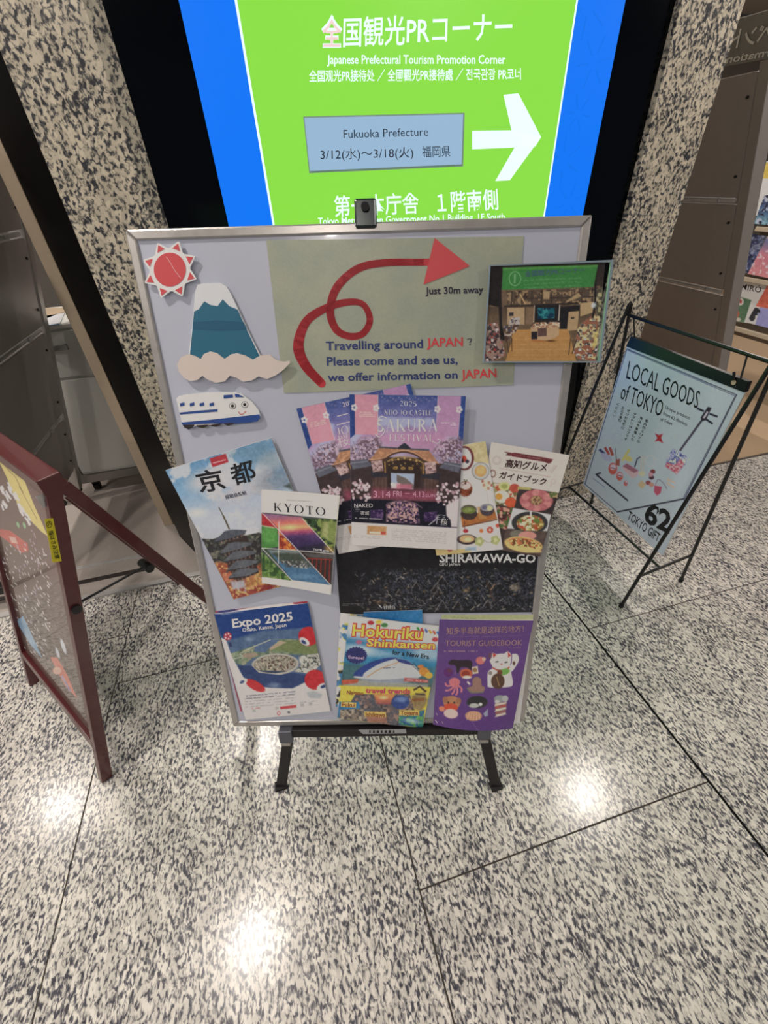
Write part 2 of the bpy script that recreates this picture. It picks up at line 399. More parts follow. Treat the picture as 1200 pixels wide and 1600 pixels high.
# ------------------------------------------------------------------ the setting
def crop(ox, oy, s):
    return lambda *p: [(ox + x*s, oy + y*s) for x, y in p]
YC = 1.674                                     # the face of the column, edge of the carpets
M_TILE = granite('polished_granite', (226, 221, 212), (134, 132, 134), (76, 75, 84), .22, (0, 0, .5))
M_WALLG = granite('wall_granite', (214, 203, 182), (106, 104, 102), (54, 54, 60), .3, (.2, .3, .35), sc=.8)
M_GROUT = noise_metal('grout', (62, 55, 50), .8)
floor = struct(obj('floor', *box(-3.6, 5.6, -1.2, YC, -.03, -.0022), M_GROUT))
PX, PY = .9355, 1.176
tile_me = None
k = 0
for i in range(-4, 6):
    x0 = -.833 + i*PX - PX*0
    stag = {True: .85, False: .262}[i % 2 != 0]
    if i == -1: stag = 1.40
    if i == 0: stag = 1.16
    # strips: i = 0 lies between the joints at x -0.833 and 0.103, i = 1 up to 1.038
    if i == 1: stag = .262
    if i == 2: stag = .85
    y = stag
    while y > -1.2: y -= PY
    while y < YC:
        a, b = max(y, -1.2)+.002, min(y+PY, YC)-.002
        if b - a > .01:
            g = .0021
            V, F = box(x0+g+(.0022 if i == 2 else 0), x0+PX-g-(.0022 if i == 1 else 0), a, b, -.02, 0)
            obj('floor_tile', V, F, M_TILE, floor, bevel=.0008); k += 1
        y += PY

xa = -.833 + 2*PX; obj('dark_joint', *box(xa-.005, xa+.005, -1.2, YC, -.0023, -.0012), mat('joint_black', (16, 15, 15), .9, spec=.1), floor)
carpet = noise_metal('carpet_right', (176, 152, 124), .95, sc=260, amt=.25)
carpet2 = noise_metal('carpet_left', (172, 163, 156), .95, sc=260, amt=.28)
struct(obj('floor_carpet', *box(1.63, 14, YC+.012, 7, -.03, .001), carpet, label='tan carpet'))
struct(obj('floor_carpet', *box(-6, 1.63, YC+.03, 7, -.03, .001), carpet2, label='grey brown carpet'))
M_ALU = noise_metal('brushed_metal', (205, 205, 206), .28, .9, sc=60)
M_ALU2 = noise_metal('pale_trim', (188, 186, 184), .45, .2, sc=60)
struct(obj('trim_1', *box(-5, -.40, YC+.0, YC+.03, -.01, .006), M_ALU2, bevel=.002))
struct(obj('trim_2', *box(-5, -.80, 1.905, 1.928, -.01, .008), M_ALU2, bevel=.002))
struct(obj('trim_3', *box(1.66, 8, YC+.0, YC+.012, -.01, .004), noise_metal('dark_trim', (92, 84, 76), .5)))
struct(obj('trim_4', *box(-5, -.80, 1.79, 1.815, -.01, .006), noise_metal('dark_rail', (58, 52, 50), .5)))

# the column: granite pilasters on both sides of a black glass face
M_BLACKG = mat('black_glass', (4, 6, 11), .1, spec=.18)
M_BLACKP = mat('black_panel', (5, 5, 6), .4, spec=.08)
ZT = 3.0
def extr(fp, z0, z1):
    n = len(fp); V = [(x, y, z0) for x, y in fp] + [(x, y, z1) for x, y in fp]
    F = [tuple(range(n-1, -1, -1)), tuple(range(n, 2*n))] + [(i, (i+1) % n, (i+1) % n+n, i+n) for i in range(n)]
    return np.array(V), F
wall = struct(obj('wall_front', *extr([(-.47, 1.712), (1.645, 1.712), (1.645, 2.5), (-.70, 2.5), (-.66, 2.03)], 0, ZT), M_BLACKP))
obj('granite_panel', *extr([(-.482, YC), (-.265, YC), (-.2275, 1.70), (-.2275, 1.712), (-.482, 1.712)], 0, ZT), M_WALLG, wall)
obj('granite_panel', *extr([(1.4195, 1.712), (1.4195, YC), (1.656, YC), (1.656, 2.5), (1.645, 2.5), (1.645, 1.712)], 0, ZT), M_WALLG, wall)
obj('black_panel', *extr([(-.4825, YC+.001), (-.47, 1.712), (-.66, 2.03), (-.678, 2.022)], .0, ZT), M_BLACKP, wall)
post = struct(obj('trim_5', *extr([(-.7725, 2.146), (-.7238, 2.142), (-.7238, 2.20), (-.7725, 2.20)], 0, ZT), noise_metal('tan_wood', (190, 172, 148), .5, sc=40, amt=.08), bevel=.003))
struct(obj('wall_back', *box(-8, 14, 7.0, 7.1, 0, ZT), mat('far_wall', (150, 145, 138), .8)))

# ceiling with its recessed lamps, a few of them added as fill
ceil = struct(obj('ceiling', *box(-8, 14, -6, 7.1, ZT+.02, ZT+.1), mat('ceiling_paint', (205, 203, 198), .9)))
LAMP_AT = ['round ceiling lamp ' + q for q in ('above the maroon framed sign', 'above the black wire stand', 'far left of the maroon sign, level with the board', 'at the far right, level with the wire stand',
    'behind the camera on its left', 'behind the camera on its right', 'behind the camera at the far left', 'behind the camera at the far right', 'added as fill between the tan post and the white cabinet',
    'behind the granite column', 'above the deep right part of the shop', 'added as fill above the display shelf', 'added as fill left of the camera, ahead of the back row', 'beyond the maroon sign, over the left carpet')]
M_LENS = mat('lamp_lens', (255, 250, 240), .5, emit=(255, 245, 236), es=LAMP_POWER)
for i, (lx, ly) in enumerate(LAMPS):
    d = thing('ceiling_lamp', (lx, ly, ZT), LAMP_AT[i], 'lamp')
    n = 24; q = [2*math.pi*k/n for k in range(n)]
    V = [(lx+r*math.cos(a), ly+r*math.sin(a), z) for r, z in ((.045, ZT+.012), (.075, ZT-.004), (.08, ZT+.02), (.045, ZT+.02)) for a in q]
    F = [(j*n+k, j*n+(k+1) % n, ((j+1) % 4)*n+(k+1) % n, ((j+1) % 4)*n+k) for j in range(4) for k in range(n)]
    obj('lamp_ring', V, F, mat('lamp_ring_white', (230, 230, 228), .4), d)
    V = [(lx+.05*math.cos(a), ly+.05*math.sin(a), ZT+.006) for a in q]
    obj('lamp_lens', V, [tuple(range(n-1, -1, -1))], M_LENS, d)

# ------------------------------------------------------------------ lit sign on the column
LB = Surf((0, 1.694, 0), (1, 0, 0), (0, 0, 1))
box_ = thing('lightbox_sign', (.6, 1.7, .7), 'tall backlit green and blue wall sign with a white arrow pointing right', 'sign')
obj('glass_bezel', *box(-.2270, 1.419, 1.700, 1.711, .02, 2.72), M_BLACKG, box_)
E_B = mat('lit_blue', (0, 0, 0), .3, emit=(8, 118, 246), es=1.0)
E_G = mat('lit_green', (0, 0, 0), .3, emit=(140, 224, 70), es=1.0)
E_W = mat('lit_white', (0, 0, 0), .3, emit=(232, 250, 250), es=1.1)
E_P = mat('lit_pink', (0, 0, 0), .3, emit=(246, 214, 214), es=1.0)
obj('blue_panel', *box(-.049, 1.236, 1.695, 1.701, .62, 2.45), E_B, box_)
obj('white_border', *box(.087, 1.0735, 1.6935, 1.696, .68, 2.40), E_W, box_)
obj('green_panel', *box(.0935, 1.067, 1.6925, 1.6945, .69, 2.39), E_G, box_)
E_B2 = mat('lit_blue_pattern', (0, 0, 0), .3, emit=(8, 114, 238), es=1.0)
pat = []
for j in range(9):
    zc = 1.28 + j*.12
    for xc in (1.14 + .03*math.sin(j*2.1),):
        for a in range(0, 360, 60):
            r = .05 + .012*(j % 3); c, s_ = math.cos(math.radians(a+j*17)), math.sin(math.radians(a+j*17))
            pat.append(bar((xc+c*r*.3, 1.6945, zc+s_*r*.3), (xc+c*r, 1.6945, zc+s_*r), .004, .0006, (s_, 0, -c)))
obj('blue_pattern', *join(*pat), E_B2, box_)
cb = crop(250, 0, .58333)
LS = Surf((0, 1.6915, 0), (1, 0, 0), (0, 0, 1))
CJ = dict(cjk=True, bold=.010)
letters('sign_title', LS, [('国観光PRコーナー', (536, 73.5), (800, 64), (1, -45), CJ)], 0, E_W, box_)
letters('sign_title', LS, [('全', (502, 74.5), (535, 74.5), 48, dict(cjk=True, bold=.03))], 0, E_W, box_)
letters('sign_title_patch', LS, [('全', (503.5, 74), (533.5, 74), 42, dict(cjk=True, bold=.012))], .0006, E_P, box_, label='faded pinkish character')
letters('sign_lettering', LS, [
    ('Japanese Prefectural Tourism Promotion Corner', (511, 99.5), (790, 99.5), 13.5, dict(bold=.016)),
    ('全国观光PR接待处 ／ 全國觀光PR接待處 ／ 전국관광 PR코너', (483, 128), (814, 124.5), 18, dict(cjk=True, bold=.012)),
    ('第一本庁舎', (523, 339), (655, 333.5), 32, CJ), ('１階南側', (684, 333), (779, 327.5), 32, CJ),
    ('Tokyo Metropolitan Government No.1 Building, 1F South', (497, 351), (789, 343.5), 10.5, dict(bold=.016))], 0, E_W, box_)
shapes('arrow', LS, [cb((836, 350), (942, 349), (1021, 367), (1005, 393), (836, 400)), cb((920, 254), (960, 250), (1021, 367), (972, 372), (942, 352)), cb((1021, 367), (937, 483), (898, 485), (948, 398), (978, 362))], 0, E_W, box_)
lcd = flat('lcd_display', LS, cb((387, 316), (812, 306), (808, 440), (402, 458)), .008, .008, mat('lcd_grey', (60, 66, 76), .25, emit=(158, 192, 222), es=.86), box_)
flat('lcd_rim', LS, cb((384, 312), (816, 302), (812, 446), (400, 464)), .006, .006, mat('lcd_rim_grey', (150, 170, 160), .3, emit=(80, 110, 90), es=.5), box_)
letters('lcd_lettering', LS, [('Fukuoka Prefecture', (537, 216), (669, 212), 13, dict(bold=-.002)),
    ('3/12(水)～3/18(火)', (501, 250), (646, 246.5), 17, dict(cjk=True)), ('福岡県', (660, 246), (704, 244.8), 17, dict(cjk=True))], .0088,
    mat('lcd_ink', (44, 56, 74), .4), box_)

# ------------------------------------------------------------------ left of the column: back of a sloping rack, a cabinet
M_RACK = noise_metal('rack_brown', (160, 154, 150), .42, .3, sc=25, amt=.06)
M_RACK2 = noise_metal('rack_edge', (160, 155, 150), .35, .4, sc=25, amt=.06)
M_BLK = noise_metal('black_paint', (22, 21, 22), .35, sc=30)
M_RUB = mat('rubber', (18, 18, 18), .7)
def caster(p, par):
    x, y = p; V, F = tube([(x-.014, y, .028), (x+.014, y, .028)], .027, 14)
    c = obj('caster', V, F, M_RUB, par); obj('caster_fork', *box(x-.02, x+.02, y-.012, y+.012, .03, .085), M_BLK, c); return c
def sloping_rack(x0, z0, ux, ya, yb, seams, label, near, top=1.72, foot=.45):
    """rack whose flat back slopes: foot line at x0, leaning ux per unit of height; plates split at the seams"""
    L = math.hypot(ux, 1); sgn = 1 if ux > 0 else -1          # back faces sgn in x
    root = thing('magazine_rack', (x0, (ya+yb)/2, 0), label, 'rack')
    ax = lambda z: x0 + ux*(z - z0)
    th = .018*-sgn
    zs = [z0] + seams + [top]
    for a, b in zip(zs[:-1], zs[1:]):
        a2, b2 = a+.015, b-.015
        V = [(ax(a2), ya+.06, a2), (ax(a2)+th, ya+.06, a2), (ax(a2)+th, yb-.06, a2), (ax(a2), yb-.06, a2),
             (ax(b2), ya+.06, b2), (ax(b2)+th, ya+.06, b2), (ax(b2)+th, yb-.06, b2), (ax(b2), yb-.06, b2)]
        pl = obj('back_plate', *hexa(V), M_RACK, root, bevel=.003)
        for y in (ya+.085, yb-.085):
            for zz in (a+.09, b-.09):
                obj('screw', *tube([(ax(zz)+sgn*.0, y, zz), (ax(zz)+sgn*.006, y, zz)], .006, 8), M_BLK, pl)
    for z in seams:                                            # shelf rods glint through the gaps
        obj('shelf_rod', *tube([(ax(z)+th*.6, ya+.08, z), (ax(z)+th*.6, yb-.08, z)], .0095, 8), M_ALU2, root)
        for y in (ya+.16, ya+.62, yb-.25):
            obj('rod_clip', *tube([(ax(z)+th*.3, y, z), (ax(z)+sgn*.006, y, z)], .008, 10), M_ALU, root)
    for y in (ya, yb-.05):
        V = [(ax(z)+dx, yy, z) for z in (.09, top+.01) for dx, yy in ((sgn*.006, y), (-sgn*.06, y), (-sgn*.06, y+.05), (sgn*.006, y+.05))]
        obj('upright', *hexa(V), M_RACK2, root, bevel=.003)
        xf = ax(.09); obj('foot_bar', *box(min(xf, xf-sgn*foot), max(xf, xf-sgn*foot), y, y+.05, .07, .11), M_BLK, root, bevel=.003)
        caster((xf-sgn*.04, y+.025), root)
        if foot > .3: caster((xf-sgn*.40, y+.025), root)
    return root
LPp = Surf((-1.245, 0, .22), (0, 1, 0), (.27, 0, 1))
sloping_rack(-1.245, .22, .27, 1.75, 2.60, [float(LPp.at(*q)[2]) for q in ((85, 668), (62, 519), (20, 368))], "dark brown metal rack back at the far left, behind the red framed sign", 1)
rr = sloping_rack(2.66, .115, -.333, 1.9, 3.35, [.94, 1.345], 'dark brown metal rack back at the right of the granite column', 0, top=1.79, foot=.1)
# glass header on the right rack; its lettering is seen from behind
RP = Surf((2.66, 1.9, .115), (0, -1, 0), (-.333, 0, 1))
hd = flat('header_sign', RP, [(1131, 104), (1300, 74), (1300, -12), (1152, 30)], .01, .012, noise_metal('header_grey', (138, 138, 132), .3, .1), None)
tag(hd, 'grey glass header sign with reversed letters on top of the right rack', 'sign')
letters('reversed_lettering', RP, [('イベント', (1140, 78), (1222, 62), (7, -32), dict(cjk=True, mirror=True, bold=.02)),
    ('Event Information', (1134, 99), (1290, 72), (3, -12), dict(mirror=True, bold=.02))], .0135, mat('frosted_letters', (232, 232, 224), .5), hd)

cbS = Surf((-1.0, 2.66, 0), (1, 0, 0), (0, 0, 1))
cab = thing('cabinet', (-1.0, 2.9, 0), 'white drawer cabinet on casters standing behind the tan post', 'cabinet')
zt = float(cbS.at(92, 507)[2])
M_CAB = noise_metal('cabinet_white', (236, 236, 230), .45, sc=20, amt=.03)
obj('body', *box(-1.27, -.80, 2.665, 3.15, .13, zt-.02), M_CAB, cab, bevel=.004)
obj('top_panel', *box(-1.275, -.795, 2.655, 3.155, zt-.02, zt), M_CAB, cab, bevel=.003)
dr = obj('drawer', *box(-1.262, -.808, 2.650, 2.668, zt-.26, zt-.03), M_CAB, cab, bevel=.003)
obj('handle', *join(box(-1.13, -1.01, 2.632, 2.640, zt-.118, zt-.092), box(-1.13, -1.118, 2.636, 2.652, zt-.118, zt-.092), box(-1.022, -1.01, 2.636, 2.652, zt-.118, zt-.092)), M_ALU, dr, label='silver handle')
obj('door', *box(-1.262, -.808, 2.652, 2.668, .15, zt-.275), M_CAB, cab, bevel=.003)
obj('foot_rail', *box(-1.275, -.795, 2.655, 2.70, .075, .13), M_RACK2, cab, bevel=.003)
obj('corner_post', *box(-1.30, -1.272, 2.655, 2.70, .075, zt-.02), M_RACK, cab, bevel=.002)
for x in (-1.24, -.84):
    for y in (2.70, 3.10): caster((x, y), cab)
for j, (xx, yy, c, r_, lb) in enumerate([(-1.12, 2.75, (214, 216, 220), .2, 'white papers lying on top of the white cabinet'), (-1.17, 2.95, (196, 176, 150), -.3, 'tan folder lying at the back of the white cabinet top')]):
    c_, s_ = math.cos(r_), math.sin(r_); q = [(xx + c_*a - s_*b, yy + s_*a + c_*b) for a, b in ((-.1, -.14), (.1, -.14), (.1, .14), (-.1, .14))]
    t = obj('paper_sheet' if j == 0 else 'folder', *extr(q, zt+.0005, zt+.006), mat('cabinet_paper%d' % j, c, .6)); tag(t, lb, 'paper')
    if j == 0: obj('blue_edge', *extr([q[0], q[1], (q[1][0]-s_*.012, q[1][1]+c_*.012), (q[0][0]-s_*.012, q[0][1]+c_*.012)], zt+.006, zt+.0068), mat('blue_strip', (40, 130, 180), .5), t)

# ------------------------------------------------------------------ right: display shelves with magazines
DS = Surf((3.35, 2.0, .55), (0, -1, 0), (.16, 0, 1))
sh = thing('display_shelf', (3.4, 2.2, 0), 'cream display shelves with magazines at the right edge of the frame', 'shelf')
M_CREAM = noise_metal('cream_shelf', (206, 192, 170), .5, sc=30, amt=.05)
def shelf_line(p, q):
    return DS.at(*p), DS.at(*q)
V = [DS.pt(a, b, h) for b in (-.08, 1.3) for a, h in ((-.75, -.02), (1.0, -.02), (1.0, -.045), (-.75, -.045))]
obj('back_board', *hexa(V), noise_metal('shelf_back', (128, 116, 104), .6, sc=30, amt=.05), sh)
for p, q in (((1139, 506), (1200, 524)), ((1160, 430), (1200, 440)), ((1176, 352), (1200, 357)), ((1186, 268), (1200, 269))):
    b = float(np.mean([DS.ab(*p)[1], DS.ab(*q)[1]]))
    V = [DS.pt(a, bb, h) for bb in (b-.028, b) for a, h in ((-.75, .03), (1.0, .03), (1.0, -.03), (-.75, -.03))]
    obj('shelf', *hexa(V), M_CREAM, sh, bevel=.003)
for a in (-.72, .5, .97):
    x = float(DS.pt(a, 0)[0]); y = float(DS.pt(a, 0)[1])
    obj('leg', *box(x+.02, x+.05, y-.015, y+.015, 0, .5), M_CREAM, sh)
def shelf_mag(name, quad, h, painter, label, base):
    s = Sheet(DS, quad, h); c = DS.pt(*s.c[3], h)
    r = thing(name, tuple(c), label, 'magazine'); paper(name, r, s, painter, base=base, dens=1.6, thick=.004, tex=.7, wht=lin((215, 205, 195))); return r
ck = crop(1120, 200, .225)
def p_miro(P):
    P.poly(ck((140, 1165), (240, 1195), (190, 1350), (95, 1340)), (86, 120, 84)); P.ell(*ck((165, 1205))[0], 5, 6, (225, 205, 190)); P.ell(*ck((165, 1205))[0], 2, 3, (190, 60, 50))
    P.ell(*ck((130, 1290))[0], 6, 7, (196, 96, 76)); P.ell(*ck((150, 1330))[0], 4, 3, (210, 190, 170))
r = shelf_mag('magazine', ck((168, 1062), (348, 1092), (268, 1362), (92, 1338)), .006, p_miro, 'white magazine titled MIRO on the lowest display shelf', (222, 214, 204))
letters('magazine_title', Sheet(DS, ck((168, 1062), (348, 1092), (268, 1362), (92, 1338)), .0065), [('MIRÓ', ck((165, 1118))[0], ck((305, 1145))[0], (2, -9), dict(bold=.004))], .0003, ink((40, 34, 34)), r)
def p_or(P):
    P.poly(ck((345, 1095), (460, 1110), (420, 1270), (262, 1235)), (226, 98, 72)); P.poly(ck((300, 1245), (420, 1270), (400, 1430), (260, 1390)), (158, 152, 204))
    P.ell(*ck((270, 1275))[0], 7, 6, (44, 42, 48)); P.ell(*ck((245, 1310))[0], 5, 7, (60, 56, 60)); P.ell(*ck((290, 1295))[0], 2, 3, (160, 160, 190))
shelf_mag('magazine', ck((352, 1092), (480, 1115), (400, 1400), (205, 1350)), .011, p_or, 'magazine with an orange top and lavender picture beside the MIRO one', (220, 212, 206))
def p_navy(P):
    m = np.ones(len(P.X)); P.speck(m, [(110, 116, 150), (40, 44, 70), (150, 150, 170)], 5, 3, .5, .7)
shelf_mag('magazine', ck((245, 735), (345, 750), (222, 1010), (172, 995)), .006, p_navy, 'dark navy magazine on the middle display shelf', (62, 68, 104))
def p_pink(P):
    m = np.ones(len(P.X)); P.grad(m, [(0, (120, 140, 190)), (.5, (216, 120, 130)), (1, (222, 132, 134))], *ck((350, 760))[0], *ck((300, 1010))[0]); P.speck(m, [(235, 190, 190)], 5, 8, .58, .7)
shelf_mag('magazine', ck((352, 752), (480, 780), (440, 1060), (215, 1012)), .010, p_pink, 'pink and blue magazine on the middle display shelf', (214, 124, 132))
def p_tq(P):
    m = np.ones(len(P.X)); P.grad(m, [(0, (84, 74, 110)), (.5, (74, 98, 140)), (1, (120, 170, 180))], *ck((350, 450))[0], *ck((300, 660))[0]); P.speck(m, [(190, 190, 200), (50, 50, 70)], 5, 5, .56, .7)
shelf_mag('magazine', ck((330, 470), (470, 440), (460, 680), (258, 665)), .008, p_tq, 'blue and teal magazine on the upper display shelf', (90, 100, 140))
def p_yw(P): P.poly(ck((340, 240), (480, 240), (480, 350), (318, 350)), (214, 178, 70))
shelf_mag('magazine', ck((345, 230), (480, 230), (470, 610), (262, 610)), .004, p_yw, 'white and yellow magazine behind the blue one on the upper display shelf', (214, 206, 196))

# ------------------------------------------------------------------ red framed A sign on the left
Bf = np.array([-.790, .806, 0]); Lf = np.array([-1.150, 1.262, 0]); dd = (Lf-Bf)/np.linalg.norm(Lf-Bf); nn = np.array([.7888, .6146, 0])
up = np.array([nn[0]*.306, nn[1]*.306, .97]); UL = np.linalg.norm(up); uu = up/UL
M_RED = noise_metal('maroon_lacquer', (84, 32, 34), .3, sc=20, amt=.08, coat=.4)
sg = thing('a_frame_sign', tuple(Bf*.5+Lf*.5), 'maroon framed folding chalkboard sign cut off at the left edge', 'sign')
T0, T1 = Bf+up, Lf+up
obj('front_post', *bar(Bf, T0, .028, .032, dd), M_RED, sg, bevel=.002)
obj('front_post', *bar(Lf, T1, .028, .032, dd), M_RED, sg, bevel=.002)
obj('top_rail', *bar(T0-dd*.014+uu*.012, T1+dd*.014+uu*.012, .05, .045, nn), M_RED, sg, bevel=.003)
obj('bottom_rail', *bar(Bf+up*.155, Lf+up*.155, .03, .032, uu), M_RED, sg, bevel=.002)
R0, R1 = Bf+nn*.645, Lf+nn*.645
for a, b in ((R0, T0), (R1, T1)):
    obj('rear_leg', *bar(a, b+nn*.02, .028, .03, dd), M_RED, sg, bevel=.002)
SG = Surf(Bf, -dd, uu)                          # face of the sign
ba = Sheet(SG, [(0, 0)]*4, .004); ba.c = np.array([(-.566, .985), (-.014, .985), (-.014, .172), (-.566, .172)])*np.array([1, UL])
def p_chalk(P):
    one = np.ones(len(P.X)); P.grad(one, [(0, (84, 72, 66)), (1, (112, 88, 82))], 20, 900, 90, 860)
    P.poly([(0, 700), (12, 701), (22, 711), (34, 740), (52, 786), (75, 838), (66, 832), (50, 816), (26, 785), (10, 745), (-12, 700)], (214, 200, 116))
    P.line([(4, 722), (14, 736), (24, 745), (36, 770)], 1, (110, 96, 60), .7); P.line([(30, 760), (44, 786), (58, 812)], 1, (110, 96, 60), .6)
    P.poly([(0, 826), (16, 829), (43, 849), (45, 861), (34, 864), (8, 843), (0, 838)], (196, 78, 70)); P.poly([(14, 838), (24, 840), (28, 850), (18, 848)], (226, 170, 160))
    r = random.Random(3)
    def mk(x, y, l, wd, a, c): P.line([(x, y), (x + l*math.cos(a), y + l*math.sin(a))], wd, c, .9)
    for (x, y) in [(2, 762), (8, 770), (13, 757), (20, 772), (27, 783), (33, 795), (40, 806), (5, 785)]:
        for q in range(3): mk(x+r.uniform(-3, 3), y+r.uniform(-4, 4), r.uniform(8, 16), 3.0, r.uniform(.9, 1.25), (214, 220, 230))
    for q in range(210):
        t = r.random(); x = r.uniform(0, 78) ; y = 845 + r.random()*185
        if x > 18 + (y-845)*.42 + 45 or x < (y-845)*.2 - 12: continue
        mk(x, y, r.uniform(2.5, 7), r.uniform(1.2, 2.0), r.uniform(.7, 1.3), r.choice([(206, 206, 210), (190, 186, 196), (214, 214, 210), (178, 170, 190)]))
    for (x, y) in [(28, 820), (38, 821)]: P.ell(x, y, 2.2, 5, (130, 190, 140), -20)
    for q in range(14): mk(52+r.uniform(-6, 8), 828+q*4.6, r.uniform(3, 7), 1.3, r.uniform(.8, 1.4), (190, 170, 196))
    P.poly([(25, 971), (36, 962), (50, 992), (67, 1030), (48, 1008)], (126, 172, 208))
    P.poly([(78, 1026), (90, 1028), (106, 1056), (121, 1092), (100, 1070)], (206, 110, 92)); P.ell(89, 1048, 7, 6, (222, 170, 150)); P.line([(96, 1056), (110, 1080)], 3, (150, 130, 170))
    P.ell(99, 1010, 3, 13, (196, 204, 216), -18); P.ell(90, 1020, 2.5, 10, (186, 192, 206), -18)
paper('chalk_panel', sg, ba, p_chalk, base=(84, 74, 68), dens=1.3, thick=.004, pages='board', wht=lin((206, 206, 206)), tex=.3, paint_name='chalk_drawing', m=print_mat('chalk_print', .22, .5))
# stays with their black pivots
k0 = plane_pt = Bf + uu*(.651/uu[2]); k1 = np.array([-.474, 1.055, .636])
for o_ in (np.zeros(3), dd*.58):
    obj('stay', *tube([k0+o_+nn*.02, k1+o_], .0035, 8), M_BLK, sg)
    obj('pivot', *tube([k0+o_-dd*.022, k0+o_+dd*.022], .012, 12), M_BLK, sg); obj('pivot', *tube([k1+o_-dd*.024, k1+o_+dd*.024], .013, 12), M_BLK, sg)
    obj('hinge_plate', *bar(T0+o_-nn*.03-uu*.02, T0+o_+nn*.045-uu*.02, .004, .03, dd), M_ALU, sg)
SD = Surf(Bf-dd*.0145, nn, (0, 0, 1))            # outer side of the near post
wl = flat('warning_label', SD, [(69.5, 811), (83, 810), (96.5, 877), (82.5, 879)], .0012, .001, mat('label_yellow', (214, 200, 40), .4), sg, label='yellow warning label')
letters('label_lettering', SD, [('指はさみ注意', (75.5, 830), (86.5, 874), (7.5, -1.5), dict(cjk=True, bold=.01))], .002, mat('label_black', (24, 22, 14), .5), wl)
shapes('label_symbol', SD, [ring_pts(77, 819.5, 4.6, 5.4, 16)], .0016, mat('label_black', (24, 22, 14), .5), wl)
shapes('label_symbol', SD, [ring_pts(77, 819.5, 3.6, 4.3, 16)], .0020, mat('label_yellow', (214, 200, 40), .4), wl)
shapes('label_symbol', SD, [stroke([(75, 822), (77, 816), (80, 820)], 1.4)], .0024, mat('label_black', (24, 22, 14), .5), wl)

# ------------------------------------------------------------------ black iron stand with its hanging poster, right
LGt = thing('wire_stand', (1.42, 1.25, 0), 'thin black iron sign stand standing before the granite column', 'stand')
ZA = 1.045; A1 = np.array([1.44, .93, ZA]); A2 = np.array([1.443, 1.56, ZA])
feet = [np.array(p) for p in ((1.241, .909, 0), (1.590, .953, 0), (1.235, 1.538, 0), (1.582, 1.580, 0))]
for i, f in enumerate(feet):
    A = A1 if i < 2 else A2; obj('leg', *tube([f+(0, 0, .004), A + np.array([(-.006, .006)[i % 2], 0, 0])], .0068, 10), M_BLK, LGt)
    obj('rubber_foot', *tube([f, f+(0, 0, .016)], .0095, 12), M_RUB, LGt)
for A in (A1, A2):
    obj('leg_bend', *tube([A+(-.008, 0, -.02), A+(-.005, 0, .008), A+(0, 0, .014), A+(.005, 0, .008), A+(.008, 0, -.02)], .007, 10), M_BLK, LGt)
obj('top_bar', *tube([A1+(0, 0, -.03), A2+(0, 0, -.03)], .0065, 12), M_BLK, LGt)
zb = .175; mids = []
for a, b, A in ((feet[0], feet[1], A1), (feet[2], feet[3], A2)):
    p = a+(A-a)*zb/ZA; q = b+(A-b)*zb/ZA; obj('side_brace', *tube([p, q], .0058, 10), M_BLK, LGt); mids.append(p*.62+q*.38)
obj('lower_bar', *tube(mids, .0058, 10), M_BLK, LGt)
PS = Surf((1.40, 0, 0), (0, -1, 0), (0, 0, 1))
hb = thing('poster_board', (1.41, 1.22, .22), 'pale blue LOCAL GOODS of TOKYO poster hanging in the black stand', 'poster')
cl = crop(860, 460, .325)
pq = [(981, 537), (1166, 608.5), (1034.5, 868), (910.5, 757)]
plate = Sheet(PS, pq, 0.0)
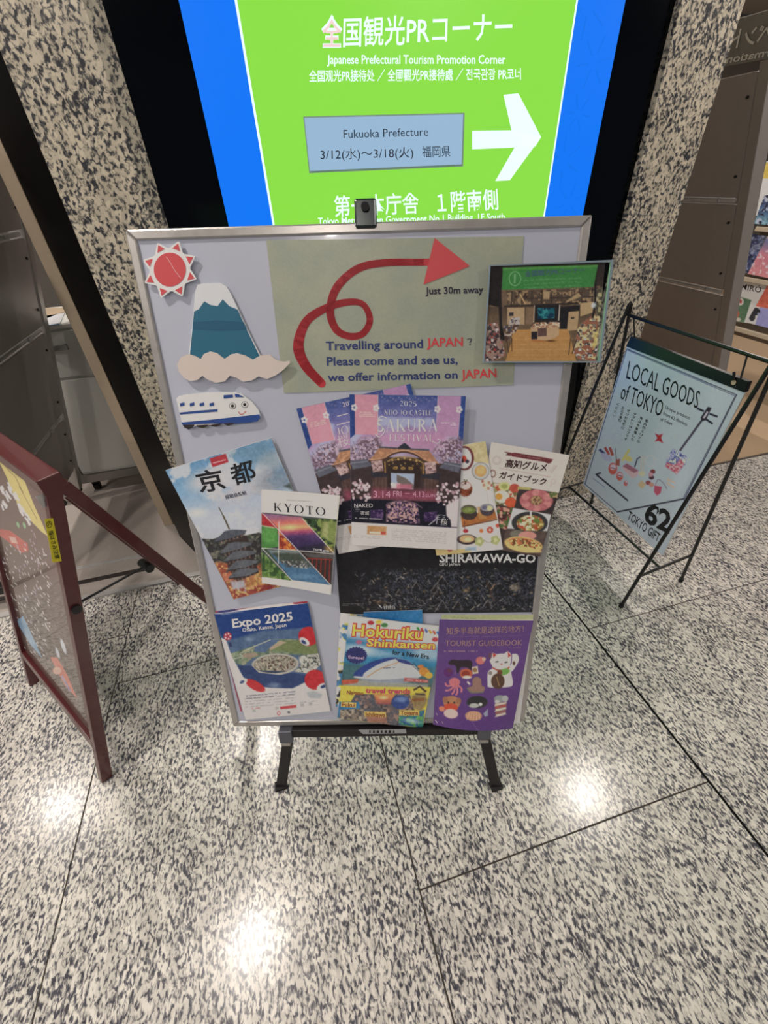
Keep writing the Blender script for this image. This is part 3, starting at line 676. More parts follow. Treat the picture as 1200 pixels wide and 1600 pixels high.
def p_local(P):
    one = np.ones(len(P.X)); r = random.Random(9)
    BK = (34, 38, 46)
    # border rules
    for o, wd in ((0, 1.3), (5, .7)):
        P.line(cl((368+o, 262+o*1.5), (895-o*1.3, 483+o*1.1)), wd, BK); P.line(cl((895-o*1.3, 483+o), (644-o, 984-o)), wd, BK)
    P.line(cl((368, 262), (166, 912)), .9, BK); P.line(cl((166, 912), (322, 1046)), .9, BK)
    P.line(cl((320, 1046), (646, 982)), 2.2, BK)
    P.line(cl((242, 858), (218, 866)), 2.4, BK); P.line(cl((218, 864), (373, 992)), 2.4, BK)
    P.textlines(cl((205, 884))[0], cl((262, 928))[0], (0, 2), 1, (60, 70, 84))
    # shamisen
    P.line(cl((752, 572), (622, 752)), 3.4, (72, 74, 82)); P.poly(cl((757, 540), (775, 545), (748, 605), (728, 610), (722, 592)), (50, 48, 52)); P.poly(cl((752, 562), (760, 566), (742, 596), (732, 594)), (190, 200, 206))
    for a, b in (((705, 548), (738, 562)), ((765, 574), (804, 588)), ((748, 600), (780, 622))): P.line(cl(a, b), 3.0, BK)
    m = P.poly(cl((590, 742), (655, 778), (650, 815), (608, 865), (552, 826), (562, 785)), (112, 134, 188)); P.speck(m, [(70, 88, 150), (170, 186, 214), (220, 226, 232)], 3, 2, .5, .6)
    m = P.poly(cl((560, 808), (600, 820), (625, 790), (645, 815), (608, 865), (552, 828)), (206, 130, 134)); P.speck(m, [(188, 84, 92), (230, 180, 176)], 3, 4, .5, .6)
    P.poly(cl((503, 668), (524, 676), (540, 668), (532, 690), (542, 716), (520, 704), (502, 708), (514, 690)), (186, 52, 52))
    # small goods
    for a, b, c in (((262, 735), (282, 770), (176, 86, 66)), ((285, 735), (300, 775), (176, 86, 66)), ((235, 745), (262, 768), (60, 74, 112)), ((345, 800), (380, 745), (206, 208, 112))):
        P.line(cl(a, b), 4, c)
    P.ell(*cl((268, 782))[0], 10, 5, (170, 188, 214), 30); P.ell(*cl((375, 790))[0], 7, 4, (214, 206, 110), 20); P.line(cl((312, 740), (318, 800)), 1.2, (110, 104, 80))
    P.poly(cl((315, 795), (335, 790), (332, 825), (312, 820)), (166, 96, 70))
    for (x, y), a in (((300, 838), 8), ((333, 874), 6), ((362, 908), 3.6)):
        cx, cy = cl((x, y))[0]; P.ell(cx, cy, a*.85, a*1.15, (202, 96, 72)); P.ell(cx+.5, cy-a*.3, a*.6, a*.6, (226, 196, 196)); P.line([(cx-a*.4, cy-a*.2), (cx+a*.5, cy)], 1, (70, 50, 60))
    P.poly(cl((345, 828), (368, 812), (425, 850), (420, 872), (395, 885), (352, 846)), (226, 186, 178)); P.poly(cl((346, 826), (368, 812), (424, 848), (402, 858)), (166, 112, 122))
    P.line(cl((405, 830), (418, 790), (432, 782)), 1.6, BK); P.line(cl((438, 775), (436, 850)), 1, (206, 200, 140)); P.line(cl((448, 775), (446, 850)), 1, (206, 200, 140))
    P.ring(*cl((480, 800))[0], 8, 9, 1, (206, 210, 180), 0, .8); P.ell(*cl((440, 862))[0], 5, 4, (206, 214, 160))
    for x, y, c in ((492, 852, (128, 58, 52)), (486, 880, (80, 50, 56)), (470, 905, (150, 70, 66)), (486, 915, (196, 150, 120)), (482, 866, (196, 160, 160))): P.ell(*cl((x, y))[0], 4, 3.4, c)
    P.poly(cl((437, 892), (460, 915), (440, 936), (420, 915)), (196, 188, 130))
    P.poly(cl((500, 918), (536, 925), (530, 955), (512, 968), (498, 950)), (196, 84, 104)); P.line(smoothpath(cl((505, 915), (520, 890), (545, 910), (560, 935)), 5), 1, (120, 116, 120))
    P.line(cl((560, 888), (600, 905)), 2.4, (206, 196, 150)); P.line(cl((560, 905), (596, 930)), 2.4, (206, 196, 150))
    P.ring(*cl((320, 690))[0], 8, 8, 1, (158, 172, 186), 0, .35)
paper('poster_face', hb, plate, p_local, base=(176, 206, 224), dens=1.25, thick=.006, pages='board', wht=lin((196, 216, 192)), tex=.15, paint_name='poster_print', m=print_mat('poster_gloss', .28, .2))
M_BK = mat('poster_ink', (24, 26, 32), .4)
letters('poster_title', PS, [('LOCAL GOODS', cl((363, 402))[0], cl((706, 550))[0], (5.2, -27)), ('of TOKYO', cl((333, 500))[0], cl((530, 590))[0], (6, -25))], .0008, M_BK, hb)
letters('poster_lettering', PS, [('Unique products', cl((552, 549))[0], cl((668, 602))[0], (1.2, -5)), ('from 62 districts', cl((541, 578))[0], cl((656, 634))[0], (1.2, -5)), ('of Tokyo', cl((528, 606))[0], cl((584, 630))[0], (1.2, -5)),
    ('TOKYO GIFT', cl((367, 1078))[0], cl((517, 1192))[0], (4.4, -12.5), dict(bold=.012))], .0008, M_BK, hb)
letters('poster_number', PS, [('62', cl((448, 1090))[0], cl((572, 1148))[0], (5, -31), dict(bold=.03))], .0008, M_BK, hb)
shapes('poster_number', PS, [cl((505, 1018), (520, 1022), (522, 1045), (508, 1060), (514, 1040))], .0008, M_BK, hb)
cols = [('都内四エリアの', (466, 600), (420, 716)), ('逸品を集積した', (440, 586), (392, 706)), ('ギフトショップです', (410, 568), (360, 704)), ('ぜひお気軽に', (378, 552), (345, 650)), ('お立ち寄り', (350, 538), (332, 615)), ('ください', (328, 520), (303, 590))]
vt = []
for s, a, b in cols:
    a = np.array(cl(a)[0]); b = np.array(cl(b)[0]); n = len(s)
    for i, ch in enumerate(s):
        p = a + (b-a)*(i+.8)/n; sz = min(4.6, np.hypot(*(b-a))/n*.9); vt.append((ch, p+(-sz*.48, -sz*.05), p+(sz*.48, sz*.3), (sz*.2, -sz*.95), dict(cjk=True, bold=.012)))
letters('poster_lettering', PS, vt, .0008, M_BK, hb, joined=True)['kind'] = 'stuff'
hdq = [(985.5, 525.5), (1169, 596.5), (1162.5, 613), (978, 541)]
flat('hanger_strip', PS, hdq, .006, .016, M_BLK, hb, label='black strip along the top')
for p, q in (((1166, 562), (1153, 600)),):
    a = PS.at(p[0], p[1], -.03); b = PS.at(q[0], q[1], .0)
    obj('hook', *tube([A1*.86+A2*.14+(0, 0, -.03), b + (0, 0, .02), b, b+(-.006, 0, -.012)], .003, 8), M_BLK, LGt)
b = PS.at(989, 534, .004)
obj('hook', *tube([A1*.06+A2*.94+(0, 0, -.03), b + (0, 0, .02), b], .003, 8), M_BLK, LGt)
hp = PS.at(1146.5, 597.5, .0065)
obj('eyelet', *tube([hp, hp+(-.0015, 0, 0)], .008, 14), mat('eyelet_cream', (190, 170, 150), .5), hb)
obj('hook_pin', *tube([PS.at(1147, 581, .012), PS.at(1146.5, 594, .010)], .004, 8), M_BLK, hb)
#@@PART3
# ------------------------------------------------------------------ easel and notice board
_rz, _ti, _ro = -.25892002, .27122194, -.01849825
_x = np.array([math.cos(_rz), math.sin(_rz), 0]); _n = np.array([-math.sin(_rz), math.cos(_rz), 0]); _u = np.array([0, 0, 1])*math.cos(_ti) + _n*math.sin(_ti)
BX = _x*math.cos(_ro) + _u*math.sin(_ro); BU = -_x*math.sin(_ro) + _u*math.cos(_ro)
BD = Surf((.08714, .58163, .28546), BX, BU); BW, BH = .8236, 1.2
es = thing('easel', (.09, .9, 0), 'black easel carrying the white notice board', 'easel')
apex = BD.at(571, 330, -.045)
M_EAS = noise_metal('easel_black', (24, 22, 24), .4, sc=20)
for px in (439.5, 774.5):
    f = ray(px, 1228.5); foot = CAM + f*(-H/f[2]); foot[2] = 0
    obj('front_leg', *bar(foot, apex, .032, .018, BX), M_EAS, es, bevel=.002)
    obj('rubber_foot', *box(foot[0]-.018, foot[0]+.018, foot[1]-.013, foot[1]+.013, 0, .012), M_RUB, es)
rf = np.array([apex[0], apex[1], 0]) + _n*.34 + _n*.12
obj('rear_leg', *bar(rf, apex - (0, 0, .02), .03, .018, BX), M_EAS, es, bevel=.002)
def bbox(a0, a1, b0, b1, h0, h1): return hexa([BD.pt(a, b, h) for b in (b0, b1) for a, h in ((a0, h0), (a1, h0), (a1, h1), (a0, h1))])
def bpx(px, py, h=0): a, b = BD.ab(px, py, h); return float(a), float(b)
la = bpx(443, 1144, .012); lb_ = bpx(768, 1143, .012)
obj('ledge_bar', *bbox(la[0], lb_[0], -.030, -.004, -.045, .014), M_EAS, es, bevel=.002)
for px, py in ((446, 1149), (757, 1144)):
    a, b = bpx(px, py, .016); br = obj('ledge_clip', *bbox(a-.019, a+.019, -.044, -.002, -.03, .020), noise_metal('clip_grey', (104, 106, 116), .3, .5), es, bevel=.003)
    obj('clip_lip', *bbox(a-.014, a+.012, -.052, -.044, -.02, .024), noise_metal('clip_pale', (150, 146, 140), .4), br, bevel=.002)
st = flat('ledge_label', BD, [(560, 1140.5), (634, 1139.5), (635, 1146), (567, 1147)], .0148, .0008, mat('label_grey', (168, 172, 174), .5), es)
letters('label_lettering', BD, [('ご自由にご覧ください', (573, 1146), (618, 1145.2), 4.6, dict(cjk=True, bold=.02))], .0152, mat('label_black', (24, 22, 14), .5), st) if False else shapes('label_print', BD, [stroke([(578+i*6.2, 1145.4), (578+i*6.2, 1141.2)], 2.2+(i % 3)*.8) for i in range(7)], .0152, mat('label_black', (40, 40, 40), .5), st)
c0 = [bpx(x, y, .004) for x, y in ((555, 313), (586, 312), (588, 350), (553, 351))]
ca = (c0[0][0]+c0[1][0])/2
obj('top_clamp', *bbox(ca-.019, ca+.019, BH-.010, BH+.034, -.05, .006), noise_metal('clamp_grey', (52, 60, 60), .2, .3), es, bevel=.004)
obj('clamp_screw', *tube([BD.pt(ca, BH+.02, .006), BD.pt(ca, BH+.02, .013)], .007, 16), M_RUB, es)
obj('center_mast', *bbox(ca-.014, ca+.014, .1, BH+.04, -.05, -.028), M_EAS, es, bevel=.002)

nb = thing('notice_board', tuple(BD.pt(0, 0, -.01)), 'large white notice board in a thin aluminium frame leaning on the easel', 'board')
M_FRAME = noise_metal('frame_silver', (190, 186, 182), .3, .5, sc=50)
fw = .017
def rail(p):
    return hexa([BD.pt(a, b, h) for h in (-.016, .0) for a, b in p])
W2 = BW/2
for nm, p in (('frame_rail', [(-W2, BH), (W2, BH), (W2-fw, BH-fw), (-W2+fw, BH-fw)]), ('frame_rail', [(-W2, 0), (W2, 0), (W2-fw, fw), (-W2+fw, fw)]),
              ('frame_rail', [(-W2, 0), (-W2+fw, fw), (-W2+fw, BH-fw), (-W2, BH)]), ('frame_rail', [(W2, 0), (W2-fw, fw), (W2-fw, BH-fw), (W2, BH)])):
    obj(nm, *rail(p), M_FRAME, nb, bevel=.003)
M_BOARD = mat('board_white', (0, 0, 0), .22, coat=.3, linear=False)
M_BOARD.node_tree.nodes['Principled BSDF'].inputs['Base Color'].default_value = (*alb((166, 168, 186)), 1)
obj('board_face', *bbox(-W2+.008, W2-.008, .008, BH-.008, -.012, -.0045), M_BOARD, nb)

# ---- green sheet with the arrow
ct = crop(340, 330, .23333); cg = crop(400, 340, .48333)
gq = cg((33, 74), (866, 60), (832, 541), (90, 567))
gs = thing('green_sheet', tuple(BD.pt(0, .8, 0)), 'sage green sheet with a curly red arrow inviting travellers', 'poster')
GS = Sheet(BD, gq, -.003)
def p_green(P): P.speck(np.ones(len(P.X)), [(150, 152, 132), (138, 144, 130)], 40, 4, .4, .8)
paper('green_sheet_face', gs, GS, p_green, base=(144, 148, 132), dens=.5, tex=.12, paint_name='sheet_print')
M_ARR = ink((184, 40, 50)); M_ARR2 = ink((196, 62, 68))
pth = smoothpath(cg((212, 536), (160, 478), (137, 415), (160, 340), (215, 298), (290, 274), (345, 280), (368, 330), (345, 375), (300, 383), (258, 360), (240, 300), (262, 225), (330, 165), (420, 146), (560, 144)), 8)
wd = np.interp(np.linspace(0, 1, len(pth)), [0, .12, .2, .4, .6, .8, 1], [13, 17, 14, 9.5, 11, 13, 11])
shapes('curly_arrow', GS, [stroke(pth[i:i+2+1], wd[i:i+3]) for i in range(0, len(pth)-2, 1)] + [ring_pts(*pth[0], 6.5, 6.5, 14)], .0006, M_ARR, gs)
shapes('arrow_head', GS, [cg((577, 66), (691, 157), (541, 217))], .0009, M_ARR2, gs)
NB = ink((36, 50, 108)); RD = ink((204, 52, 60)); BKI = ink((40, 36, 56))
B2 = dict(bold=.02)
letters('sheet_lettering', GS, [('Travelling around', cg((226, 428))[0], cg((540, 421))[0], 13, B2), ('Please come and see us,', cg((229, 478))[0], cg((652, 472))[0], 13, B2), ('we offer information on', cg((232, 529))[0], cg((652, 520))[0], 12, B2)], .0006, NB, gs)
letters('sheet_lettering', GS, [('JAPAN', cg((552, 418))[0], cg((669, 415))[0], 13.5, B2), ('JAPAN', cg((664, 521))[0], cg((778, 516))[0], 13.5, B2)], .0006, RD, gs, label='red lettering')
letters('sheet_lettering', GS, [('？', cg((684, 416))[0], cg((701, 414))[0], 13, dict(cjk=True)), ('Just 30m away', cg((548, 248))[0], cg((735, 243))[0], 10.5, dict(bold=.022))], .0006, BKI, gs, label='dark lettering')

# ---- cut-out ornaments
cz = crop(180, 330, .26667)
def cut(name, label, cat, outline, h, th, face, z0=None):
    a = BD.map_px(np.array(outline), h); r = thing(name, tuple(a.mean(0)), label, cat)
    flat('card', BD, outline, h, th, ink(face, .35), r); return r
WHT = (214, 210, 212)
sunc = cz((320, 342))[0]
def star(cx, cy, r0, r1, n, ph, half):
    o = []
    for i in range(n):
        a = 2*math.pi*i/n + ph
        for da, r in ((-half, r0), (-half*.8, r1), (0, r1*1.0), (half*.8, r1), (half, r0)): o.append((cx+r*math.cos(a+da)*1.0, cy+r*math.sin(a+da)))
    return o
ph = math.radians(22.5-4)
rays = []; outl = []
for i in range(8):
    a = 2*math.pi*i/8 + ph; ca_, sa_ = math.cos(a), math.sin(a); rx = 1.0 if True else 1
    def P2(r, t): return (sunc[0] + (r*ca_ - t*sa_)*.98, sunc[1] + (r*sa_ + t*ca_)*1.04)
    outl += [P2(31, -10.5), P2(33, -9.5), P2(43, -2), P2(44.5, 0), P2(43, 2), P2(33, 9.5), P2(31, 10.5)]
    rays.append([P2(41.5, 0), P2(31.5, -6.5), P2(31.5, 6.5)])
sun = cut('sun_cutout', 'red paper sun with eight rays at the top left of the board', 'decoration', outl, .003, .003, WHT)
shapes('sun_disc', BD, [ring_pts(*sunc, 25, 26.5, 36)], .0035, ink((198, 58, 66)), sun)
shapes('sun_rays', BD, rays, .0035, ink((198, 62, 70)), sun)
shapes('crease', BD, [stroke(smoothpath(cz((298, 266), (322, 300), (350, 348), (384, 392)), 4), .8)], .0037, ink((224, 160, 160)), sun)
mt = cut('mountain_cutout', 'paper cut-out of a snow capped blue mountain over a beige cloud', 'decoration',
         cz((483, 430), (520, 422), (615, 421), (650, 440), (676, 480), (722, 580), (790, 725), (850, 845), (858, 900), (430, 900), (432, 830), (445, 720), (458, 590), (468, 470)), .0012, .004, (196, 196, 206))
shapes('blue_slope', BD, [cz((462, 588), (490, 574), (522, 528), (560, 550), (600, 556), (630, 516), (668, 556), (716, 576), (786, 728), (846, 850), (846, 880), (436, 880), (440, 820), (452, 700))], .0017, ink((26, 92, 122)), mt)
shapes('blue_band', BD, [cz((455, 650), (600, 640), (752, 650), (772, 694), (600, 700), (452, 690))], .0020, ink((20, 78, 112)), mt)
cl_out = cz((362, 900), (385, 855), (430, 838), (470, 850), (500, 868), (520, 836), (556, 822), (596, 832), (640, 866), (680, 838), (712, 832), (760, 846), (806, 870), (850, 846), (905, 842), (945, 874), (990, 882), (1022, 876), (1024, 890), (985, 930), (940, 962), (890, 984), (840, 968), (800, 992), (750, 1000), (710, 975), (670, 965), (640, 998), (590, 1006), (540, 985), (510, 965), (480, 990), (440, 996), (400, 975), (372, 940))
flat('beige_cloud', BD, cl_out, .0052, .003, ink((194, 178, 172), .4), mt)
tr_out = cz((356, 1100), (370, 1084), (420, 1074), (560, 1060), (700, 1062), (740, 1072), (800, 1118), (836, 1160), (850, 1196), (840, 1228), (800, 1240), (700, 1246), (660, 1256), (620, 1244), (585, 1262), (550, 1250), (510, 1270), (476, 1256), (430, 1280), (402, 1262), (390, 1236), (372, 1160))
tr = cut('train_cutout', 'paper cut-out of a smiling white bullet train with blue stripes', 'decoration', tr_out, .003, .004, (208, 208, 214))
shapes('train_stripe', BD, [cz((386, 1238), (560, 1222), (700, 1206), (846, 1190), (848, 1212), (836, 1230), (790, 1240), (700, 1246), (560, 1244), (395, 1252)), cz((378, 1180), (500, 1168), (598, 1160), (600, 1174), (500, 1182), (380, 1192))] +
       [cz((x-13, 1126), (x+13, 1120), (x+14, 1138), (x-12, 1144)) for x in (392, 450, 507, 565)] + [cz((634, 1078), (688, 1074), (690, 1092), (636, 1098)), cz((700, 1070), (722, 1072), (756, 1090), (704, 1090))], .0036, ink((34, 66, 138)), tr)
shapes('train_wheels', BD, [cz((395, 1252), (466, 1250), (455, 1268), (430, 1280), (405, 1268)), cz((474, 1254), (546, 1250), (535, 1264), (510, 1272), (485, 1266)), cz((554, 1252), (624, 1242), (612, 1256), (588, 1263), (566, 1260)), cz((632, 1244), (700, 1240), (688, 1250), (660, 1258), (645, 1252))], .0039, ink((44, 36, 40)), tr)
shapes('train_eyes', BD, [q for x, y in ((687, 1141), (759, 1133)) for q in (ring_pts(*cz((x, y))[0], 5.2, 5.0, 18),)], .0036, ink((60, 56, 56)), tr)
shapes('train_eyes', BD, [q for x, y in ((687, 1141), (759, 1133)) for q in (ring_pts(*cz((x, y))[0], 4.5, 4.3, 18),)], .0038, ink((206, 206, 204)), tr, label='white of the eyes')
shapes('train_eyes', BD, [q for x, y in ((687, 1141), (759, 1133)) for q in (ring_pts(*cz((x, y))[0], 2.5, 2.5, 14),)], .0040, ink((40, 32, 30)), tr)
shapes('train_smile', BD, [stroke(smoothpath(cz((722, 1174), (732, 1188), (748, 1188), (766, 1172)), 4), 1.1)], .0036, ink((196, 60, 60)), tr)

def leaflet(name, label, cat, quad, h, painter, base, thick=.001, bend=None, dens=1.3, pages=None, group=None, tex=.65):
    s = Sheet(BD, quad, h, bend); r = thing(name, tuple(s.S(np.array(.5), np.array(1.0), -thick)), label, cat, group)
    paper(name, r, s, painter, base=base, thick=thick, dens=dens, pages=pages, tex=tex); return r, s

# ---- night view poster
cs = crop(510, 840, .28333); cs2 = crop(660, 670, .2)
def p_night(P):
    one = np.ones(len(P.X)); yb = (P.Y-880)/70
    band = np.clip((P.Y-886)/10, 0, 1)*np.clip((P.X-540)/60, .15, 1)*np.clip(1-(P.Y-952)/4, 0, 1)
    P.speck(band, [(40, 42, 54), (22, 23, 28)], 7, 3, .48, .7)
    P.speck(band*np.clip((P.X-570)/50, 0, 1), [(78, 78, 86), (16, 16, 19), (58, 64, 82)], 2.0, 9, .6, .72)
    r = random.Random(4)
    for q in range(420):
        x = r.uniform(552, 834); y = 888 + r.random()**.8*64 + max(0, 600-x)*.12
        if y > 953: continue
        L = r.uniform(1.2, 4.2); a = r.uniform(-1.2, 1.2); c = r.choice([(150, 144, 138), (120, 118, 122), (84, 88, 102), (176, 164, 146), (60, 68, 90), (30, 28, 32), (30, 28, 32)])
        P.line([(x-L*math.cos(a), y+L*math.sin(a)), (x+L*math.cos(a), y-L*math.sin(a))], r.uniform(.7, 1.5), c, r.uniform(.4, .9))
        if r.random() < .06: P.ell(x, y+2, 2.2, 1.4, (150, 122, 84), 0, .6)
    for (x, y, s) in [(640, 230, 30), (605, 275, 30), (620, 300, 34), (640, 375, 42), (725, 370, 30), (495, 260, 22), (890, 360, 26), (900, 255, 24), (400, 300, 20)]:
        a = cs((x-s, y+s*.8), (x, y-s*.7)); b = cs((x, y-s*.7), (x+s, y+s*.9)); P.line(a, 1.3, (150, 142, 134), .7); P.line(b, 1.3, (124, 120, 118), .6)
        P.poly(cs((x-s*.5, y+s*.7), (x, y-s*.1), (x+s*.5, y+s*.7)), (34, 30, 34))
    P.ell(*cs((1038, 275))[0], 7, 5, (186, 170, 150), 0, .6, 3); P.ell(*cs((770, 293))[0], 4, 2.5, (170, 140, 104), 0, .8, 2); P.ell(*cs((290, 355))[0], 5, 2, (140, 96, 60), 0, .7, 2)
    P.line(cs((880, 235), (905, 300), (925, 350)), 3, (70, 50, 44), .7); P.line(cs((930, 255), (905, 290)), 2, (170, 130, 100), .8)
    P.textlines(cs((85, 366))[0], cs((205, 364))[0], (0, 2.4), 2, (120, 120, 124), .7)
    P.line(cs((290, 372), (305, 388)), 1.5, (196, 196, 196)); 
    for i in range(6): P.line(cs((318+i*11, 376), (322+i*11, 396)), 1.8, (190, 190, 192), .8)
    P.textlines(cs((480, 393))[0], cs((530, 393))[0], (0, 2), 1, (110, 110, 116), .7)
nr, ns = leaflet('landscape_poster', 'wide black night poster of snowy farmhouses titled SHIRAKAWA-GO', 'poster', [(523.5, 846), (843.5, 846), (831.5, 956.5), (531.5, 960)], -.0028, p_night, (24, 23, 27))
letters('poster_title', ns, [('SHIRAKAWA-GO', cs((623, 135))[0], cs((1153, 137))[0], 13, dict(bold=.028))], .0004, ink((200, 200, 202)), nr)
letters('poster_lettering', ns, [('GIFU JAPAN', cs((622, 155))[0], cs((738, 155))[0], 4.2, dict(bold=.01))], .0004, ink((190, 190, 192)), nr)

# ---- castle flyers
c5 = crop(450, 590, .24167)
def castle(P, M, dx=0):
    """M maps flyer units (0..1 across, 0..1.35 down, as on the front flyer) to the picture"""
    one = np.ones(len(P.X)); R = lambda *p: [M(*q) for q in p]
    y0 = M(.5, 0); y1 = M(.5, .5)
    P.grad(one, [(0, (56, 76, 144)), (.4, (112, 110, 176)), (.75, (176, 140, 184)), (1, (152, 140, 178))], *y0, *y1)
    m = P.m_poly(R((0, .2), (1, .2), (1, .62), (0, .62)), 3); n = vnoise(P.X, P.Y, 22, 6, 2)
    P.mix(m*np.clip((n-.42)/.2, 0, 1)*.8, (172, 180, 216))
    P.poly(R((.2, .34), (.8, .3), (.95, .42), (.8, .52), (.3, .52)), (196, 128, 172), .6, 8)
    for xx in (.045, .76): P.poly(R((xx, 0), (xx+.2, 0), (xx+.2, .36), (xx, .36)), (212, 140, 160) if xx < .5 else (184, 134, 178), .92)
    P.line(R((.045, 0), (.045, .36)), 1, (226, 200, 190), .7); P.line(R((.245, 0), (.245, .36)), 1, (226, 200, 190), .7); P.line(R((.96, 0), (.955, .36)), 1, (220, 196, 206), .6); P.line(R((.76, 0), (.757, .36)), 1, (220, 196, 206), .6)
    P.poly(R((0, 0), (.045, 0), (.045, .36), (0, .4)), (38, 64, 136)); P.poly(R((.96, 0), (1, 0), (1, .4), (.958, .4)), (40, 68, 142))
    for xx in (.04, .23, .76, .95):
        for k in range(5): a = M(xx+.018*math.cos(k*1.26), .12+.022*math.sin(k*1.26)); P.ell(a[0], a[1], 2.1, 2.1, (222, 204, 212))
    P.textlines(M(.08, .16), M(.22, .16), (0, 3), 3, (236, 210, 190), .6); P.textlines(M(.79, .24), M(.93, .24), (0, 3), 2, (236, 222, 236), .7)
    for i in range(20): a = M(.28+i*.024, .02+.014*(i % 3)); P.ell(a[0], a[1], 1.2, 1.2, (150, 130, 170), 0, .6)
    # blossom trees
    tm = P.m_poly(R((0, .5), (.1, .4), (.25, .38), (.3, .5), (.2, .6), (0, .64)), 4) + P.m_poly(R((.74, .5), (.82, .4), (.95, .36), (1, .4), (1, .66), (.84, .62)), 4)
    P.speck(np.clip(tm, 0, 1), [(158, 132, 160), (190, 168, 190), (112, 86, 106)], 2.8, 21, .44, .6)
    r = random.Random(8)
    for q in range(26):
        x = r.choice([r.uniform(0, .24), r.uniform(.8, 1)]); y = r.uniform(.42, .6); P.line([M(x, y+.05), M(x+r.uniform(-.03, .03), y-.03)], .8, (96, 72, 88), .6)
    # walls and gate
    P.poly(R((0, .64), (.2, .6), (.8, .6), (1, .64), (1, .95), (0, .95)), (62, 48, 50))
    for s_, a0 in ((1, 0), (-1, 1)):
        P.poly([M(a0, .6), M(a0+s_*.15, .58), M(a0+s_*.2, .64), M(a0+s_*.02, .68)], (92, 94, 112)); P.line([M(a0, .625), M(a0+s_*.16, .6)], 1.3, (142, 142, 156), .8)
        P.poly([M(a0+s_*.2, .74), M(a0+s_*.33, .74), M(a0+s_*.33, .93), M(a0+s_*.2, .93)], (88, 64, 60)); P.poly([M(a0+s_*.18, .69), M(a0+s_*.34, .68), M(a0+s_*.36, .73), M(a0+s_*.2, .75)], (48, 46, 58))
        for k in range(4): P.line([M(a0+s_*(.215+.03*k), .75), M(a0+s_*(.215+.03*k), .93)], .7, (54, 38, 38), .8)
    P.poly(R((.2, .6), (.34, .56), (.62, .56), (.78, .6), (.74, .7), (.24, .7)), (74, 54, 46)); P.poly(R((.33, .56), (.64, .56), (.63, .9), (.34, .9)), (52, 38, 36))
    arch = smoothpath(R((.163, .6), (.23, .595), (.31, .575), (.38, .53), (.48, .508), (.58, .53), (.66, .58), (.73, .602), (.80, .612)), 5)
    P.poly(np.concatenate([arch, np.array(R((.76, .56), (.70, .487), (.26, .474), (.215, .54)))]), (172, 118, 88)); P.speck(P.m_poly(np.concatenate([arch, np.array(R((.76, .56), (.70, .487), (.26, .474), (.215, .54)))])), [(196, 142, 106)], 4, 3, .5, .7)
    P.line(arch, 2.6, (84, 56, 48)); P.line(arch + np.array([0, -2.4]), 1.2, (206, 160, 126), .8)
    P.line(R((.255, .472), (.705, .486)), 2.6, (80, 80, 98)); P.poly(R((.42, .478), (.44, .455), (.475, .43), (.49, .43), (.52, .455), (.545, .48)), (44, 48, 62))
    for k in range(11): a = M(.35+.027*k, .565+.012*abs(5-k)/2.5); P.ell(a[0], a[1], 2.1, 1.8, (190, 152, 84) if k % 2 else (116, 86, 50))
    P.line(smoothpath(R((.33, .6), (.4, .56), (.48, .55), (.57, .56), (.65, .6)), 4), 1.4, (176, 140, 76))
    for k in range(18): a = M(.33+.018*k, .61+.018*(k % 3)); P.ell(a[0], a[1], 1.2, 1.4, (150, 118, 66) if k % 2 else (70, 52, 42))
    for xx in (.405, .475, .545): a = M(xx, .655); P.ell(a[0], a[1], 3.6, 2.4, (176, 138, 66)); P.ell(a[0], a[1]+.4, 2, 1.2, (104, 76, 44))
    for xx in (.31, .655): P.line(R((xx, .6), (xx+.005, .7)), 1.8, (160, 124, 62))
    for xx in (.235, .715): P.poly(R((xx-.05, .6), (xx+.05, .585), (xx+.06, .68), (xx-.03, .70)), (174, 142, 146)); P.speck(P.m_poly(R((xx-.05, .6), (xx+.05, .585), (xx+.06, .68), (xx-.03, .70))), [(120, 88, 92), (200, 170, 170)], 3, 5)
    P.poly(R((.365, .70), (.58, .70), (.575, .84), (.37, .83)), (160, 174, 204)); P.poly(R((.42, .715), (.5, .74), (.575, .80), (.575, .83), (.45, .82), (.42, .77)), (110, 98, 96)); P.poly(R((.37, .79), (.45, .79), (.45, .84), (.37, .84)), (214, 196, 200)); P.ell(*M(.38, .80), 2.6, 2.6, (226, 214, 216))
    P.poly(R((.2, .845), (.78, .845), (.8, .945), (.18, .945)), (172, 74, 106), .7, 5); P.poly(R((.42, .795), (.56, .795), (.56, .84), (.42, .84)), (196, 104, 130), .85, 1.5)
    # lower dark panel
    P.poly(R((0, .943), (1, .943), (1, 1.165), (0, 1.155)), (24, 24, 38)); m = P.m_poly(R((.33, .97), (.48, .94), (.62, .97), (.64, 1.14), (.33, 1.14)), 1.5)
    P.speck(m, [(84, 56, 116), (140, 100, 140), (46, 32, 62), (190, 150, 150)], 2.6, 31, .46, .62); P.line(smoothpath(R((.32, .99), (.4, .955), (.48, .95), (.58, .96), (.66, 1.0)), 4), 1.4, (130, 96, 110), .9)
    for xx in (.24, .74): P.poly(R((xx-.06, 1.04), (xx+.06, 1.03), (xx+.06, 1.12), (xx-.06, 1.12)), (52, 34, 80)); P.speck(P.m_poly(R((xx-.06, 1.04), (xx+.06, 1.03), (xx+.06, 1.12), (xx-.06, 1.12))), [(104, 76, 120)], 3, 4, .55, .65)
    P.textlines(M(.04, 1.01), M(.08, 1.01), (0, 2.6), 4, (150, 150, 160), .7); P.textlines(M(.035, 1.117), M(.3, 1.117), (0, 2.4), 1, (206, 206, 210), .95)
